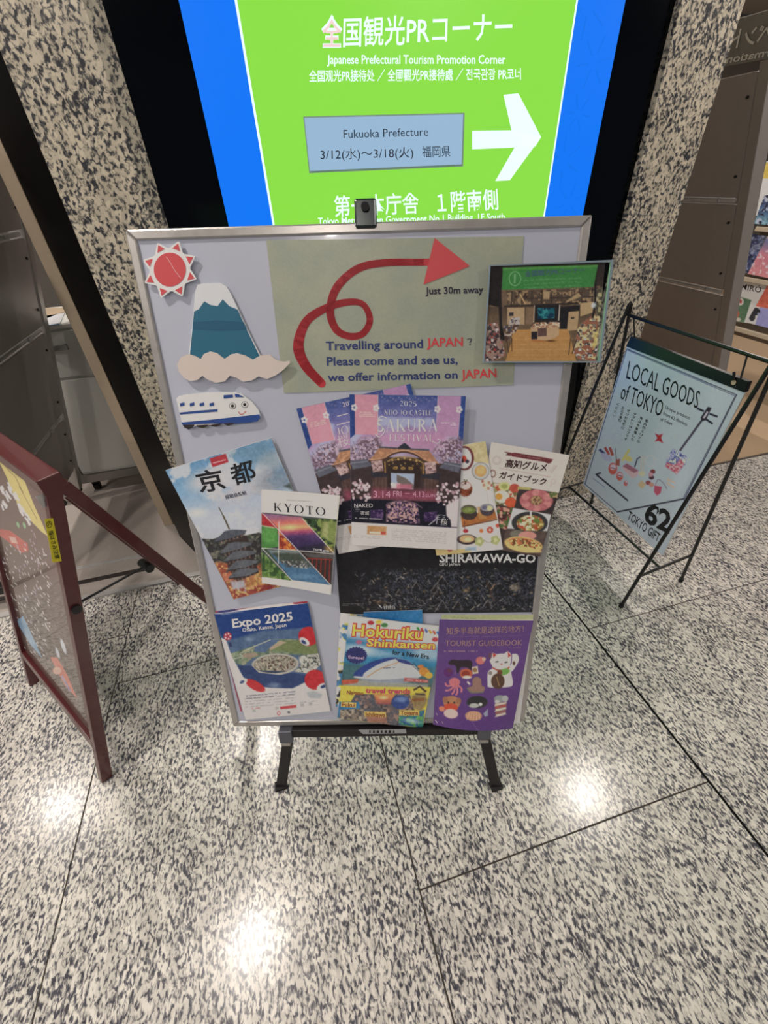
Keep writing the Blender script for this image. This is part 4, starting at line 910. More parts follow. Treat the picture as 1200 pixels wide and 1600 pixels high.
    P.line(smoothpath(R((.73, 1.15), (.79, 1.1), (.81, 1.06), (.80, 1.14)), 4), 1.2, (206, 206, 212)); P.textlines(M(.81, 1.06), M(.88, 1.06), (0, 3.4), 3, (190, 190, 200), .7); P.textlines(M(.84, 1.145), M(.91, 1.147), (0, 2), 1, (190, 190, 200), .7)
    # white foot
    P.poly(R((0, 1.155), (.92, 1.168), (1, 1.168), (1, 1.6), (0, 1.6)), (204, 198, 198)); P.textlines(M(.38, 1.2), M(.9, 1.215), (0, 3.2), 6, (150, 146, 150), .4)
    P.poly(R((.15, 1.18), (.33, 1.182), (.33, 1.257), (.15, 1.257)), (190, 140, 92)); P.poly(R((.17, 1.232), (.31, 1.232), (.31, 1.25), (.17, 1.25)), (218, 200, 186)); P.poly(R((.28, 1.228), (.325, 1.228), (.325, 1.254), (.28, 1.254)), (186, 70, 56))
    P.textlines(M(.02, 1.275), M(.3, 1.275), (0, 2.6), 2, (160, 156, 158), .5)
    # blossoms on the edges
    for cx_, cy_, sx, sy in ((.09, .86, .08, .1), (.89, .87, .1, .1)):
        for k in range(40):
            a = M(cx_ + r.uniform(-sx, sx), cy_ + r.uniform(-sy, sy)*(1-.3*abs(r.random()))); P.ell(a[0], a[1], r.uniform(1.6, 3), r.uniform(1.6, 2.8), (218, 194, 204) if k % 3 else (184, 146, 160), 0, .95)
    P.poly(R((.88, .97), (1, .9), (1, 1.16), (.94, 1.16), (.93, 1.1), (.89, 1.06)), (208, 194, 200), 1, 1.2)
def mapper(quad, ymax):
    q = [np.array(p, float) for p in quad]
    def M(x, y): v = y/ymax; return tuple((q[0]*(1-x)+q[1]*x)*(1-v) + (q[3]*(1-x)+q[2]*x)*v)
    return M
qb = [(463, 638.5), (641.5, 599.5), (701, 836), (529, 865.5)]
Mb = mapper(qb, 1.42)
br_, bs_ = leaflet('castle_flyer', 'tilted pink and blue castle flyer half hidden behind the front one', 'leaflet', qb, .001, lambda P: castle(P, Mb), (190, 186, 190), group='castle festival flyers')
shapes('flyer_lettering', bs_, [stroke([(527, 650.5), (544, 646)], 1.4), stroke([(526, 664), (548, 658.5)], 1.6)] + serif_polys('JO', (528, 682), (546, 676), (-3, -12)), .0004, ink((226, 190, 200)), br_)
letters('flyer_lettering', bs_, [('桜', (530, 700), (548, 695), 18, dict(cjk=True)), ('2025', (536, 636), (556, 631), 7)], .0004, ink((226, 190, 200)), br_)
qf = [(546, 616), (728, 619), (712.5, 859), (549.5, 851)]
Mf = mapper(qf, 1.36)
# ---- sweets leaflet, gourmet guide
c6 = crop(660, 670, .2)
def p_gourmet(P):
    one = np.ones(len(P.X)); P.poly(c6((680, 190), (720, 186), (960, 226), (1020, 238), (1000, 268), (950, 258), (700, 216)), (112, 44, 48)); P.poly(c6((640, 180), (690, 186), (690, 212), (650, 206), (664, 194)), (96, 40, 44)); P.poly(c6((955, 250), (1000, 262), (985, 272), (960, 262)), (96, 40, 44))
    P.textlines(c6((712, 200))[0], c6((955, 240))[0], (0, 2), 1, (190, 160, 160), .7)
    P.line(c6((600, 308), (1000, 376)), .8, (150, 130, 126), .6)
    P.ring(*c6((582, 246))[0], 6.5, 6.5, 1, (170, 160, 158), 0, .8); P.ring(*c6((582, 246))[0], 4, 4, .8, (180, 170, 168), 0, .6)
    P.line(c6((1050, 285), (1005, 345)), 1, (160, 150, 148), .7); P.line(c6((1035, 280), (995, 335)), 1, (170, 160, 158), .6); P.ring(*c6((1022, 410))[0], 4, 4, 1, (176, 166, 160), 0, .6); P.line(c6((1010, 430), (995, 450)), 1, (170, 160, 156), .7)
    P.ring(*c6((550, 350))[0], 5, 6, 1.6, (110, 60, 50), 0, .8)
    P.poly(c6((540, 420), (1062, 500), (1000, 1010), (600, 960)), (66, 52, 50))
    m = P.m_poly(c6((540, 420), (750, 450), (720, 610), (560, 590))); P.mix(m, (96, 92, 62)); P.speck(m, [(150, 150, 86), (190, 90, 60), (206, 196, 176)], 6, 3, .5, .62)
    P.ell(*c6((640, 450))[0], 9, 7, (196, 196, 132)); P.ell(*c6((640, 450))[0], 5, 4, (160, 166, 90)); P.ell(*c6((720, 465))[0], 8, 7, (184, 72, 56)); P.ell(*c6((620, 530))[0], 12, 10, (206, 200, 190)); P.ell(*c6((598, 530))[0], 5, 5, (214, 150, 60)); P.ell(*c6((690, 575))[0], 9, 8, (206, 84, 50))
    P.poly(c6((745, 450), (850, 460), (850, 480), (745, 480)), (180, 172, 100))
    m = P.poly(c6((755, 472), (1060, 500), (1030, 665), (720, 610)), (58, 48, 50)); cx, cy = c6((890, 560))[0]
    P.ell(cx, cy, 26, 17, (178, 92, 98))
    for k in range(12): a = k*math.pi/6; P.ell(cx+19*math.cos(a), cy+12*math.sin(a), 6.5, 5, (204, 130, 130) if k % 2 else (190, 106, 112))
    P.ell(cx, cy, 9, 7, (112, 70, 52)); P.speck(P.m_ell(cx, cy, 9, 7), [(150, 140, 90), (190, 150, 110)], 2, 5); P.speck(P.m_poly(c6((980, 480), (1060, 500), (1050, 560), (1000, 540))), [(190, 160, 110), (90, 110, 60)], 4, 3, .4, .6)
    m = P.m_poly(c6((575, 605), (710, 620), (660, 790), (600, 770))); P.mix(m, (140, 64, 58)); P.speck(m, [(70, 40, 40), (200, 150, 130), (80, 110, 60)], 5, 8, .5, .62)
    P.poly(c6((708, 618), (1005, 668), (975, 800), (660, 780)), (198, 198, 202)); cx, cy = c6((838, 735))[0]
    P.ell(cx, cy, 28, 17.5, (54, 54, 56)); P.ell(cx+1, cy+1, 21, 13, (150, 110, 56)); P.speck(P.m_ell(cx+1, cy+1, 21, 13), [(206, 190, 110), (190, 70, 46), (96, 120, 50), (216, 204, 170)], 4.5, 14, .5, .62); P.line(c6((848, 640), (846, 690)), 3, (206, 200, 196))
    P.poly(c6((650, 790), (975, 800), (940, 990), (620, 960)), (86, 70, 66)); P.ell(*c6((740, 820))[0], 11, 6, (120, 116, 104)); P.ell(*c6((820, 835))[0], 14, 7, (214, 140, 130)); cx, cy = c6((790, 905))[0]
    P.ell(cx, cy, 30, 12, (226, 184, 110), 8); P.ell(cx+1, cy-3, 24, 7, (196, 104, 62), 8); P.speck(P.m_ell(cx+1, cy-1, 26, 8, 8), [(214, 120, 76), (120, 76, 44), (206, 190, 120)], 3.5, 19, .5, .62); P.ell(cx+2, cy+7, 27, 4, (226, 188, 116), 8); P.poly(c6((655, 950), (700, 950), (700, 975), (655, 975)), (96, 80, 76))
gr, gsh = leaflet('gourmet_guide', 'gourmet guide leaflet curling over the right edge of the board', 'leaflet', [(768, 691), (889.5, 711), (844, 870), (738, 852)], .003,
    p_gourmet, (208, 196, 192), bend=lambda u, v: .010*np.clip(u-.7, 0, 1)**1.2*np.clip(1-v, .2, 1))
letters('guide_title', gsh, [('高知グルメ', c6((640, 300))[0], c6((965, 335))[0], (3, -12.5), dict(cjk=True, bold=.02)), ('ガイドブック', c6((594, 385))[0], c6((960, 442))[0], (2.6, -10.5), dict(cjk=True, bold=.02))], .0006, ink((64, 34, 38)), gr)
def p_sweets(P):
    m = P.m_poly(c6((320, 130), (490, 95), (560, 100), (515, 270), (420, 262), (330, 200))); P.mix(m, (192, 178, 128)); P.speck(m, [(206, 190, 146)], 6, 2)
    P.poly([(660, 858), (736, 858), (736, 875), (660, 880)], (206, 180, 118)); P.ell(703, 859, 4, 3, (176, 70, 60))
    cx, cy = c6((330, 230))[0]; P.ell(cx, cy, 14.5, 19, (112, 50, 54)); P.ell(cx-1, cy, 12, 16, (206, 202, 204)); P.ell(*c6((325, 235))[0], 4, 5, (200, 66, 46)); P.ell(*c6((350, 255))[0], 3, 3, (60, 50, 70)); P.ell(*c6((305, 250))[0], 4, 3, (60, 44, 44))
    cx, cy = c6((455, 330))[0]; P.ell(cx, cy, 14, 14, (150, 148, 148)); P.ell(cx, cy, 12.4, 12.4, (186, 186, 188)); P.ell(cx, cy, 9, 9, (204, 156, 90)); P.ell(cx, cy-1, 7, 6, (214, 176, 110))
    cx, cy = c6((335, 470))[0]; P.ell(cx, cy, 11, 12, (140, 70, 44)); P.ell(cx, cy-5, 9, 6, (208, 190, 190)); P.speck(P.m_ell(cx, cy, 11, 12), [(96, 44, 34)], 4, 4, .6, .7); P.line(c6((325, 395), (335, 410), (350, 398)), 1.6, (70, 90, 50)); P.line([(cx-14, cy+4), (cx+8, cy+16)], 1, (190, 176, 176), .6)
    for x, y in ((480, 440), (520, 420), (515, 465), (470, 410), (540, 440)): P.ell(*c6((x, y))[0], 2, 2.4, (170, 90, 80)); 
    P.ell(*c6((500, 440))[0], 7, 8, (206, 196, 150), 0, .4)
    P.line(c6((500, 480), (520, 600)), .8, (176, 170, 170), .7); P.line(c6((540, 460), (575, 640)), .8, (176, 170, 170), .7)
    P.poly(c6((300, 690), (560, 625), (585, 700), (312, 765)), (176, 104, 52)); P.line(c6((312, 765), (585, 708)), 2, (120, 64, 36))
    P.poly(c6((430, 610), (500, 600), (500, 700), (440, 710)), (190, 140, 80), .8)
    cx, cy = c6((363, 650))[0]; P.ell(cx, cy+3, 13, 9.5, (66, 52, 50)); P.ell(cx, cy-4, 12.5, 7, (92, 82, 74)); P.ell(cx, cy-3, 10.5, 5.5, (112, 128, 58)); P.ell(cx-1, cy-3, 6, 3, (140, 152, 84))
    cx, cy = c6((505, 635))[0]; P.ell(cx, cy, 11, 9, (78, 68, 78)); P.ell(cx, cy-4, 10.5, 6, (150, 146, 160)); P.ell(cx+4, cy-3, 5, 4, (206, 200, 150)); P.ell(cx-4, cy-4, 4, 3, (110, 110, 140))
    P.line(c6((330, 720), (330, 790)), 1, (110, 40, 40)); P.ell(*c6((338, 798))[0], 4, 3, (176, 50, 60))
    cx, cy = c6((348, 865))[0]; P.ell(cx, cy, 15.5, 8, (66, 48, 58)); P.ell(cx, cy-1, 12, 6, (206, 170, 120)); P.ell(cx+2, cy, 6, 3, (226, 200, 150))
    P.ell(*c6((460, 797))[0], 3, 3, (206, 110, 60)); P.ell(*c6((528, 790))[0], 5, 5, (196, 76, 60)); P.ell(*c6((528, 790))[0], 2, 2, (220, 190, 180)); P.ell(*c6((588, 757))[0], 3, 3, (196, 76, 60))
    for x, y in ((445, 880), (570, 870)):
        cx, cy = c6((x, y))[0]
        for k in range(5): P.ell(cx+4*math.cos(k*1.256), cy+4*math.sin(k*1.256), 3.6, 3.6, (170, 176, 110), 0, .9)
        P.ell(cx, cy, 3, 3, (200, 204, 150))
    P.line(smoothpath(c6((480, 870), (520, 890), (560, 870)), 4), 1, (130, 120, 90), .6); P.poly(c6((340, 930), (420, 920), (420, 950), (330, 955)), (120, 160, 196), .7, 1.5)
leaflet('sweets_leaflet', 'white leaflet with pictures of sweets and tea between the flyer and gourmet guide', 'leaflet', [(655, 706), (758.5, 689.5), (786, 858.5), (682, 868)], .0055, p_sweets, (208, 204, 204))
fr_, fs_ = leaflet('castle_flyer', 'front SAKURA FESTIVAL flyer with a castle gate, upright at the centre of the board', 'leaflet', qf, .009, lambda P: castle(P, Mf), (196, 192, 194), group='castle festival flyers',
    bend=lambda u, v: .006*np.clip(v-.5, 0, 1)**2)
LP = ink((232, 200, 208))
shapes('flyer_lettering', fs_, serif_polys('2025', c5((722, 182))[0], c5((832, 186))[0], (0, -7.5)) + serif_polys('NIJO-JO CASTLE', c5((622, 240))[0], c5((930, 244))[0], (0, -7.5)), .0006, LP, fr_)
shapes('flyer_title', fs_, [p for p in serif_polys('SAKURA', c5((572, 350))[0], c5((968, 346))[0], (0, -19))] + serif_polys('FESTIVAL', c5((655, 408))[0], c5((942, 412))[0], (0, -10.5)) +
       [stroke(smoothpath(c5((640, 262), (600, 250), (584, 290), (612, 320), (622, 350), (590, 384), (562, 360)), 5), 1.2), stroke(smoothpath(c5((930, 412), (965, 425), (985, 405), (965, 396)), 5), 1.0)], .0007, LP, fr_)
letters('flyer_lettering', fs_, [('3.14', c5((553, 775))[0], c5((662, 775))[0], (0, -10.5)), ('FRI － 4.13', c5((680, 768))[0], c5((882, 772))[0], (0, -9)), ('SUN', c5((888, 772))[0], c5((952, 772))[0], (0, -5))], .0008, ink((226, 150, 178)), fr_)
letters('flyer_lettering', fs_, [('NAKED', c5((428, 838))[0], c5((548, 838))[0], (0, -6)), ('夜城', c5((468, 886))[0], c5((524, 888))[0], 6, dict(cjk=True)), ('桜', c5((985, 945))[0], c5((1030, 950))[0], 9, dict(cjk=True))], .0008, ink((206, 206, 210)), fr_)

# ---- Kyoto guides
c4 = crop(250, 670, .24167)
qk = [(258.5, 735), (423, 684.5), (513, 896), (365, 936.5)]
def p_kyoto(P):
    one = np.ones(len(P.X)); P.grad(one, [(0, (92, 140, 186)), (.35, (116, 160, 200)), (.6, (172, 184, 204)), (1, (180, 180, 188))], *c4((300, 150))[0], *c4((420, 760))[0])
    n = vnoise(P.X, P.Y, 26, 4, 4); k = P.m_poly(c4((0, 0), (900, 0), (900, 800), (0, 800)), 2); P.mix(k*np.clip((n-.5)/.1, 0, 1)*.85, (196, 196, 204)); n2 = vnoise(P.X, P.Y, 18, 9, 4)
    P.ell(*c4((320, 330))[0], 34, 17, (196, 192, 198), -15, .85, 7); P.ell(*c4((500, 420))[0], 34, 14, (190, 186, 196), -15, .8, 7); P.ell(*c4((720, 210))[0], 26, 14, (186, 186, 196), -25, .8, 6); P.ell(*c4((240, 545))[0], 14, 7, (204, 204, 210), 0, .8, 5); P.ell(*c4((400, 610))[0], 50, 14, (186, 192, 208), -5, .7, 8)
    P.ell(*c4((740, 330))[0], 30, 18, (112, 122, 140), -20, .6, 8); P.poly(c4((420, 155), (700, 60), (790, 230), (700, 250), (520, 200)), (108, 138, 160), .5, 9)
    # hills and autumn trees
    m = P.poly(c4((270, 712), (340, 716), (420, 690), (560, 690), (640, 672), (700, 700), (900, 800), (900, 1060), (475, 1105), (400, 960)), (78, 78, 76), 1, 1.2)
    P.speck(m, [(54, 62, 52), (110, 108, 96), (48, 46, 50)], 4.5, 12, .45, .6)
    m2 = P.m_poly(c4((350, 860), (460, 880), (560, 940), (700, 840), (900, 900), (900, 1060), (475, 1105)), 3); P.speck(m2, [(176, 128, 74), (120, 84, 54), (204, 150, 92), (150, 66, 50)], 4, 15, .42, .56)
    P.poly(c4((395, 940), (480, 930), (470, 990), (420, 985)), (196, 116, 88), .8, 2); P.poly(c4((455, 985), (545, 980), (560, 1060), (470, 1040)), (170, 176, 196), .85, 2); P.poly(c4((560, 960), (640, 900), (680, 1040), (560, 1080)), (190, 146, 78), .5, 3)
    m3 = P.m_poly(c4((470, 1040), (730, 1000), (720, 1035), (475, 1105)), 2); P.speck(m3, [(196, 162, 100), (150, 60, 56)], 3.4, 18, .42, .56); P.poly(c4((660, 1010), (730, 1010), (722, 1036), (650, 1050)), (128, 30, 38), .8)
    # pagoda
    P.line(c4((380, 505), (400, 545), (448, 648)), 1.4, (74, 66, 58)); P.line(c4((408, 560), (448, 648)), 2.4, (84, 76, 60))
    P.poly(c4((420, 730), (560, 690), (640, 930), (500, 985), (440, 900)), (56, 44, 44))
    for i, (x, y, L, R_) in enumerate([(448, 655, 95, 112), (470, 735, 80, 125), (500, 790, 90, 120), (520, 850, 90, 115), (530, 905, 90, 110)]):
        P.poly(c4((x-L, y+72 - i*4), (x-30, y+6), (x+20, y-4), (x+R_, y), (x+R_-10, y+20), (x+30, y+48), (x-L+20, y+82-i*4)), (76, 82, 96) if i == 0 else (88, 92, 102)); P.line(c4((x-L+4, y+80-i*4), (x+30, y+50), (x+R_-10, y+22)), 1.5, (44, 38, 40))
        for j in range(6): a = c4((x-50+j*26, y+78-j*8))[0]; P.ell(a[0], a[1], 1.1, 2.2, (140, 104, 92), 0, .7)
    P.poly(c4((320, 192), (425, 160), (443, 215), (340, 248)), (176, 46, 58)); P.textlines(c4((342, 222))[0], c4((425, 200))[0], (0, 3), 1, (226, 190, 196), .9)
    P.poly(c4((800, 370), (862, 400), (862, 380), (840, 350)), (60, 70, 66), .8, 2)
kr, ks_ = leaflet('kyoto_guidebook', 'tilted guidebook with a pagoda under a blue sky and large 京都 characters', 'book', qk, .005, p_kyoto, (116, 156, 196), thick=.004, pages='pages')
letters('cover_title', ks_, [('京', c4((262, 415))[0], c4((432, 385))[0], (-10.5, -31), dict(cjk=True, bold=.018)), ('都', c4((478, 372))[0], c4((632, 325))[0], (-9.5, -31), dict(cjk=True, bold=.016))], .0005, ink((30, 30, 36)), kr)
letters('cover_lettering', ks_, [('探秘自然帖', c4((426, 456))[0], c4((562, 424))[0], (-2, -6), dict(cjk=True, bold=.02))], .0005, ink((60, 66, 84)), kr)
qy = [(408.5, 765.5), (531.5, 773), (517.5, 927), (409, 911)]
def p_booklet(P):
    one = np.ones(len(P.X)); A = lambda *p: c4(*p)
    P.poly(A((658, 540), (1145, 580), (1120, 1000), (658, 955)), (70, 74, 84))
    m = P.m_poly(A((680, 548), (920, 570), (1115, 785), (870, 780), (660, 560))); P.grad(m, [(0, (150, 100, 140)), (.22, (216, 110, 104)), (.36, (232, 168, 110)), (.5, (170, 70, 110)), (.62, (84, 56, 110)), (1, (44, 36, 76))], *A((800, 560))[0], *A((815, 780))[0])
    P.ell(*A((840, 636))[0], 7, 3.4, (250, 210, 140), 0, .8, 4); P.poly(A((800, 700), (860, 705), (920, 700), (930, 720), (800, 715)), (60, 40, 84), .8, 2); P.poly(A((860, 780), (1110, 786), (1050, 735), (930, 760)), (40, 36, 52), .8, 2)
    m = P.poly(A((920, 575), (1148, 580), (1130, 795)), (50, 74, 44)); P.speck(m, [(30, 44, 30), (120, 140, 66)], 5, 4, .5, .62); P.poly(A((1045, 590), (1148, 590), (1135, 740), (1040, 690)), (132, 146, 78), .9, 2); P.poly(A((1060, 600), (1090, 600), (1085, 700), (1050, 680)), (166, 168, 110), .8, 2); P.ell(*A((1100, 770))[0], 8, 4, (180, 140, 60), 20, .8, 2)
    P.poly(A((658, 540), (768, 640), (768, 680), (658, 620)), (176, 40, 50)); m = P.poly(A((658, 630), (760, 640), (766, 760), (658, 780)), (74, 136, 64)); P.ell(*A((705, 690))[0], 12, 12, (92, 160, 76), 0, .8, 3); P.line(A((658, 625), (740, 640)), 2, (176, 196, 150), .8)
    m = P.poly(A((770, 665), (885, 780), (770, 778)), (196, 96, 44)); P.speck(m, [(226, 150, 60), (150, 50, 40)], 4, 6, .5, .6)
    m = P.poly(A((658, 790), (850, 980), (658, 955)), (84, 120, 56)); P.speck(m, [(120, 150, 76), (50, 84, 44)], 6, 5, .48, .6); P.poly(A((658, 770), (700, 780), (768, 850), (740, 860)), (60, 76, 60))
    m = P.poly(A((700, 785), (890, 788), (1100, 1000), (852, 975)), (66, 110, 150)); P.poly(A((700, 785), (890, 788), (990, 890), (800, 870)), (64, 74, 66), 1, 2); P.speck(P.m_poly(A((770, 850), (940, 850), (990, 905), (810, 890)), 1), [(160, 162, 160), (70, 70, 74)], 2.6, 8, .45, .55); P.poly(A((700, 785), (890, 788), (900, 800), (720, 800)), (150, 160, 164), .8, 2); P.ell(*A((930, 950))[0], 16, 4, (96, 140, 176), 0, .7, 2)
    m = P.poly(A((895, 788), (1122, 796), (1105, 998)), (52, 40, 40)); 
    for i in range(6): P.line(A((960+i*28, 830+i*2), (955+i*28, 850+i*26)), 1.7, (150, 40, 36), .9)
    P.poly(A((930, 800), (1122, 800), (1120, 830), (960, 826)), (86, 84, 84), .9); P.line(A((960, 834), (1118, 836)), 1.6, (150, 50, 40))
    wl_ = (214, 210, 206)
    for a in (((658, 540), (1105, 1000)), ((920, 576), (1132, 800)), ((658, 768), (855, 980)), ((658, 770), (1125, 800)), ((770, 600), (766, 872))): P.line(A(*a), 1.1, wl_)
    P.textlines(A((820, 460))[0], A((988, 468))[0], (0, 3), 1, (150, 150, 150), .7); P.line(A((1160, 430), (1108, 1060)), 1.4, (176, 172, 164), .6)
yr, ys_ = leaflet('kyoto_booklet', 'white KYOTO booklet with sunset and garden pictures on top of the pagoda guidebook', 'book', qy, .010, p_booklet, (212, 208, 200), thick=.003, pages='pages', bend=lambda u, v: .008*(u-.1)**2 + .004*v*(1-v))
shapes('cover_title', ys_, serif_polys('KYOTO', c4((738, 530))[0], c4((1072, 556))[0], (-.5, -12.5), gap=.2), .0005, ink((36, 38, 42)), yr)
letters('cover_lettering', ys_, [('TRAVEL guide', c4((992, 780))[0], c4((1095, 786))[0], (0, -3), dict(bold=.02))], .0005, ink((226, 220, 214)), yr)

# ---- Expo leaflets
c3 = crop(320, 930, .18333)
def p_expo_back(P): P.poly(c3((100, 150), (300, 120), (520, 80), (900, 50), (900, 100), (150, 180)), (206, 196, 200)); P.poly(c3((740, 62), (890, 50), (890, 90), (760, 75)), (160, 40, 70)); P.poly(c3((80, 160), (160, 120), (300, 120), (200, 150)), (50, 60, 130))
leaflet('expo_leaflet', 'blue white and red leaflet peeking out above the Expo leaflet', 'leaflet', [(336, 955), (480, 939), (512, 1098), (376, 1112)], -.001, p_expo_back, (150, 60, 80), dens=1.0, group='expo leaflets')
def p_expo(P):
    one = np.ones(len(P.X)); P.grad(one, [(0, (22, 62, 132)), (.25, (40, 84, 150)), (.33, (72, 100, 140)), (1, (70, 96, 136))], *c3((480, 110))[0], *c3((560, 600))[0])
    P.poly(c3((80, 160), (880, 70), (920, 270), (700, 290), (500, 300), (240, 376), (140, 360)), (18, 58, 132), 1, 2)
    P.poly(c3((80, 156), (290, 128), (330, 140), (150, 170)), (150, 150, 180), .7, 1)
    m = P.poly(c3((215, 500), (420, 430), (560, 375), (700, 375), (940, 385), (960, 500), (840, 510), (560, 500), (400, 540), (330, 600), (250, 570)), (112, 132, 104)); P.speck(m, [(150, 156, 132), (88, 110, 96)], 6, 5, .45, .62)
    P.poly(c3((700, 385), (950, 390), (970, 490), (900, 510), (530, 460), (600, 420)), (108, 122, 72), .9, 2); P.poly(c3((540, 450), (640, 390), (700, 400), (560, 470)), (170, 150, 128)); P.poly(c3((430, 420), (560, 375), (640, 380), (540, 460), (520, 490), (420, 480)), (78, 104, 146)); P.poly(c3((320, 500), (420, 486), (460, 510), (380, 545), (330, 530)), (150, 132, 116))
    P.line(smoothpath(c3((215, 555), (320, 520), (300, 500), (380, 455), (560, 380)), 4), 1.2, (190, 190, 170)); P.ell(*c3((380, 375))[0], 6, 3, (140, 160, 186), 0, .6, 2)
    cx, cy = c3((600, 590))[0]; P.ell(cx, cy, 37, 17, (176, 172, 166), -3); m = P.m_ell(cx, cy-.5, 32.5, 13.5, -3); P.mix(m, (120, 112, 98)); P.speck(m, [(74, 84, 66), (186, 176, 160), (90, 64, 60), (150, 146, 134)], 2.4, 7, .46, .56); P.poly(c3((450, 640), (700, 650), (600, 665), (500, 655)), (44, 60, 96))
    m = P.poly(c3((800, 520), (975, 495), (990, 590), (900, 670), (760, 650), (815, 600)), (168, 166, 160)); P.speck(m, [(70, 76, 76), (190, 190, 184)], 3, 9, .5, .58)
    P.poly(c3((260, 600), (400, 600), (460, 660), (640, 680), (740, 660), (870, 680), (850, 740), (740, 790), (600, 800), (440, 770), (330, 700)), (36, 60, 116)); P.ell(*c3((590, 770))[0], 9, 4, (150, 170, 196), 0, .6, 3)
    P.poly(c3((130, 360), (180, 380), (230, 520), (330, 700), (440, 775), (560, 790), (750, 795), (860, 740), (1010, 650), (1075, 990), (345, 1066), (240, 700)), (200, 196, 198))
    P.poly(c3((245, 600), (330, 710), (350, 800), (270, 740)), (204, 200, 202)); 
    P.ell(*c3((195, 350))[0], 6.5, 6.5, (176, 46, 66)); 
    for k in range(5): a = k*1.256; q = c3((195+22*math.cos(a), 350+22*math.sin(a)))[0]; P.ell(q[0], q[1], 1.4, 1.4, (214, 200, 210))
    P.poly(c3((200, 400), (225, 400), (232, 440), (212, 440)), (40, 50, 100))
    P.ell(*c3((885, 350))[0], 16, 15, (196, 32, 44)); P.ell(*c3((850, 395))[0], 9, 5, (210, 206, 210), 35); P.ell(*c3((843, 400))[0], 4.4, 2.4, (40, 60, 120), 35)
    P.ell(*c3((940, 720))[0], 16.5, 15.5, (196, 32, 44)); P.ell(*c3((1000, 780))[0], 9, 5, (210, 206, 210), -25); P.ell(*c3((1010, 778))[0], 4.4, 2.4, (40, 60, 120), -25)
    P.ell(*c3((430, 770))[0], 17, 7, (196, 40, 48), 28); P.ell(*c3((318, 742))[0], 9, 5, (206, 204, 206), -30); P.ell(*c3((318, 740))[0], 3.6, 2.2, (50, 70, 120), -30)
    P.poly(c3((920, 265), (1100, 250), (1120, 500), (960, 430)), (196, 32, 44), 0)
    P.textlines(c3((350, 860))[0], c3((770, 822))[0], (.5, 4.0), 2, (110, 110, 130), .8); P.textlines(c3((335, 885))[0], c3((775, 850))[0], (.6, 4.2), 4, (150, 148, 156), .5, 6)
    P.poly(c3((640, 950), (778, 936), (780, 958), (645, 972)), (196, 60, 70)); P.textlines(c3((400, 966))[0], c3((470, 960))[0], (0, 3), 1, (190, 90, 100), .8)
    for x, y in ((418, 985), (615, 962), (828, 936), (900, 926)): P.poly(c3((x-14, y-12), (x+14, y-15), (x+17, y+12), (x-11, y+15)), (150, 148, 152), .6)
    P.textlines(c3((812, 914))[0], c3((958, 900))[0], (0, 3), 1, (130, 130, 136), .6); P.ring(*c3((630, 1006))[0], 2.6, 3, 1, (190, 60, 80)); P.ell(*c3((716, 998))[0], 2, 1.6, (60, 60, 70))
    P.poly(c3((870, 830), (930, 815), (975, 835), (1005, 845), (985, 880), (900, 875), (880, 860)), (160, 166, 176), .8, 1.5)
er, es_ = leaflet('expo_leaflet', 'Expo 2025 leaflet with a ring shaped island at the lower left of the board', 'leaflet', [(334.5, 959.5), (481, 942.5), (516.5, 1111.5), (383, 1125.5)], .002, p_expo, (60, 90, 140), thick=.0015, group='expo leaflets')
letters('leaflet_title', es_, [('Expo 2025', c3((238, 276))[0], c3((752, 212))[0], (-1.6, -13), dict(bold=.026))], .0005, ink((222, 222, 230)), er)
letters('leaflet_lettering', es_, [('Osaka, Kansai, Japan', c3((322, 312))[0], c3((698, 266))[0], (-.8, -5.6), dict(bold=.016))], .0005, ink((216, 218, 228)), er)
letters('leaflet_lettering', es_, [('EXPO 2025 OSAKA, KANSAI', c3((350, 174))[0], c3((596, 146))[0], (-.4, -2.6), dict(bold=.01))], .0005, ink((170, 184, 214)), er) if False else None

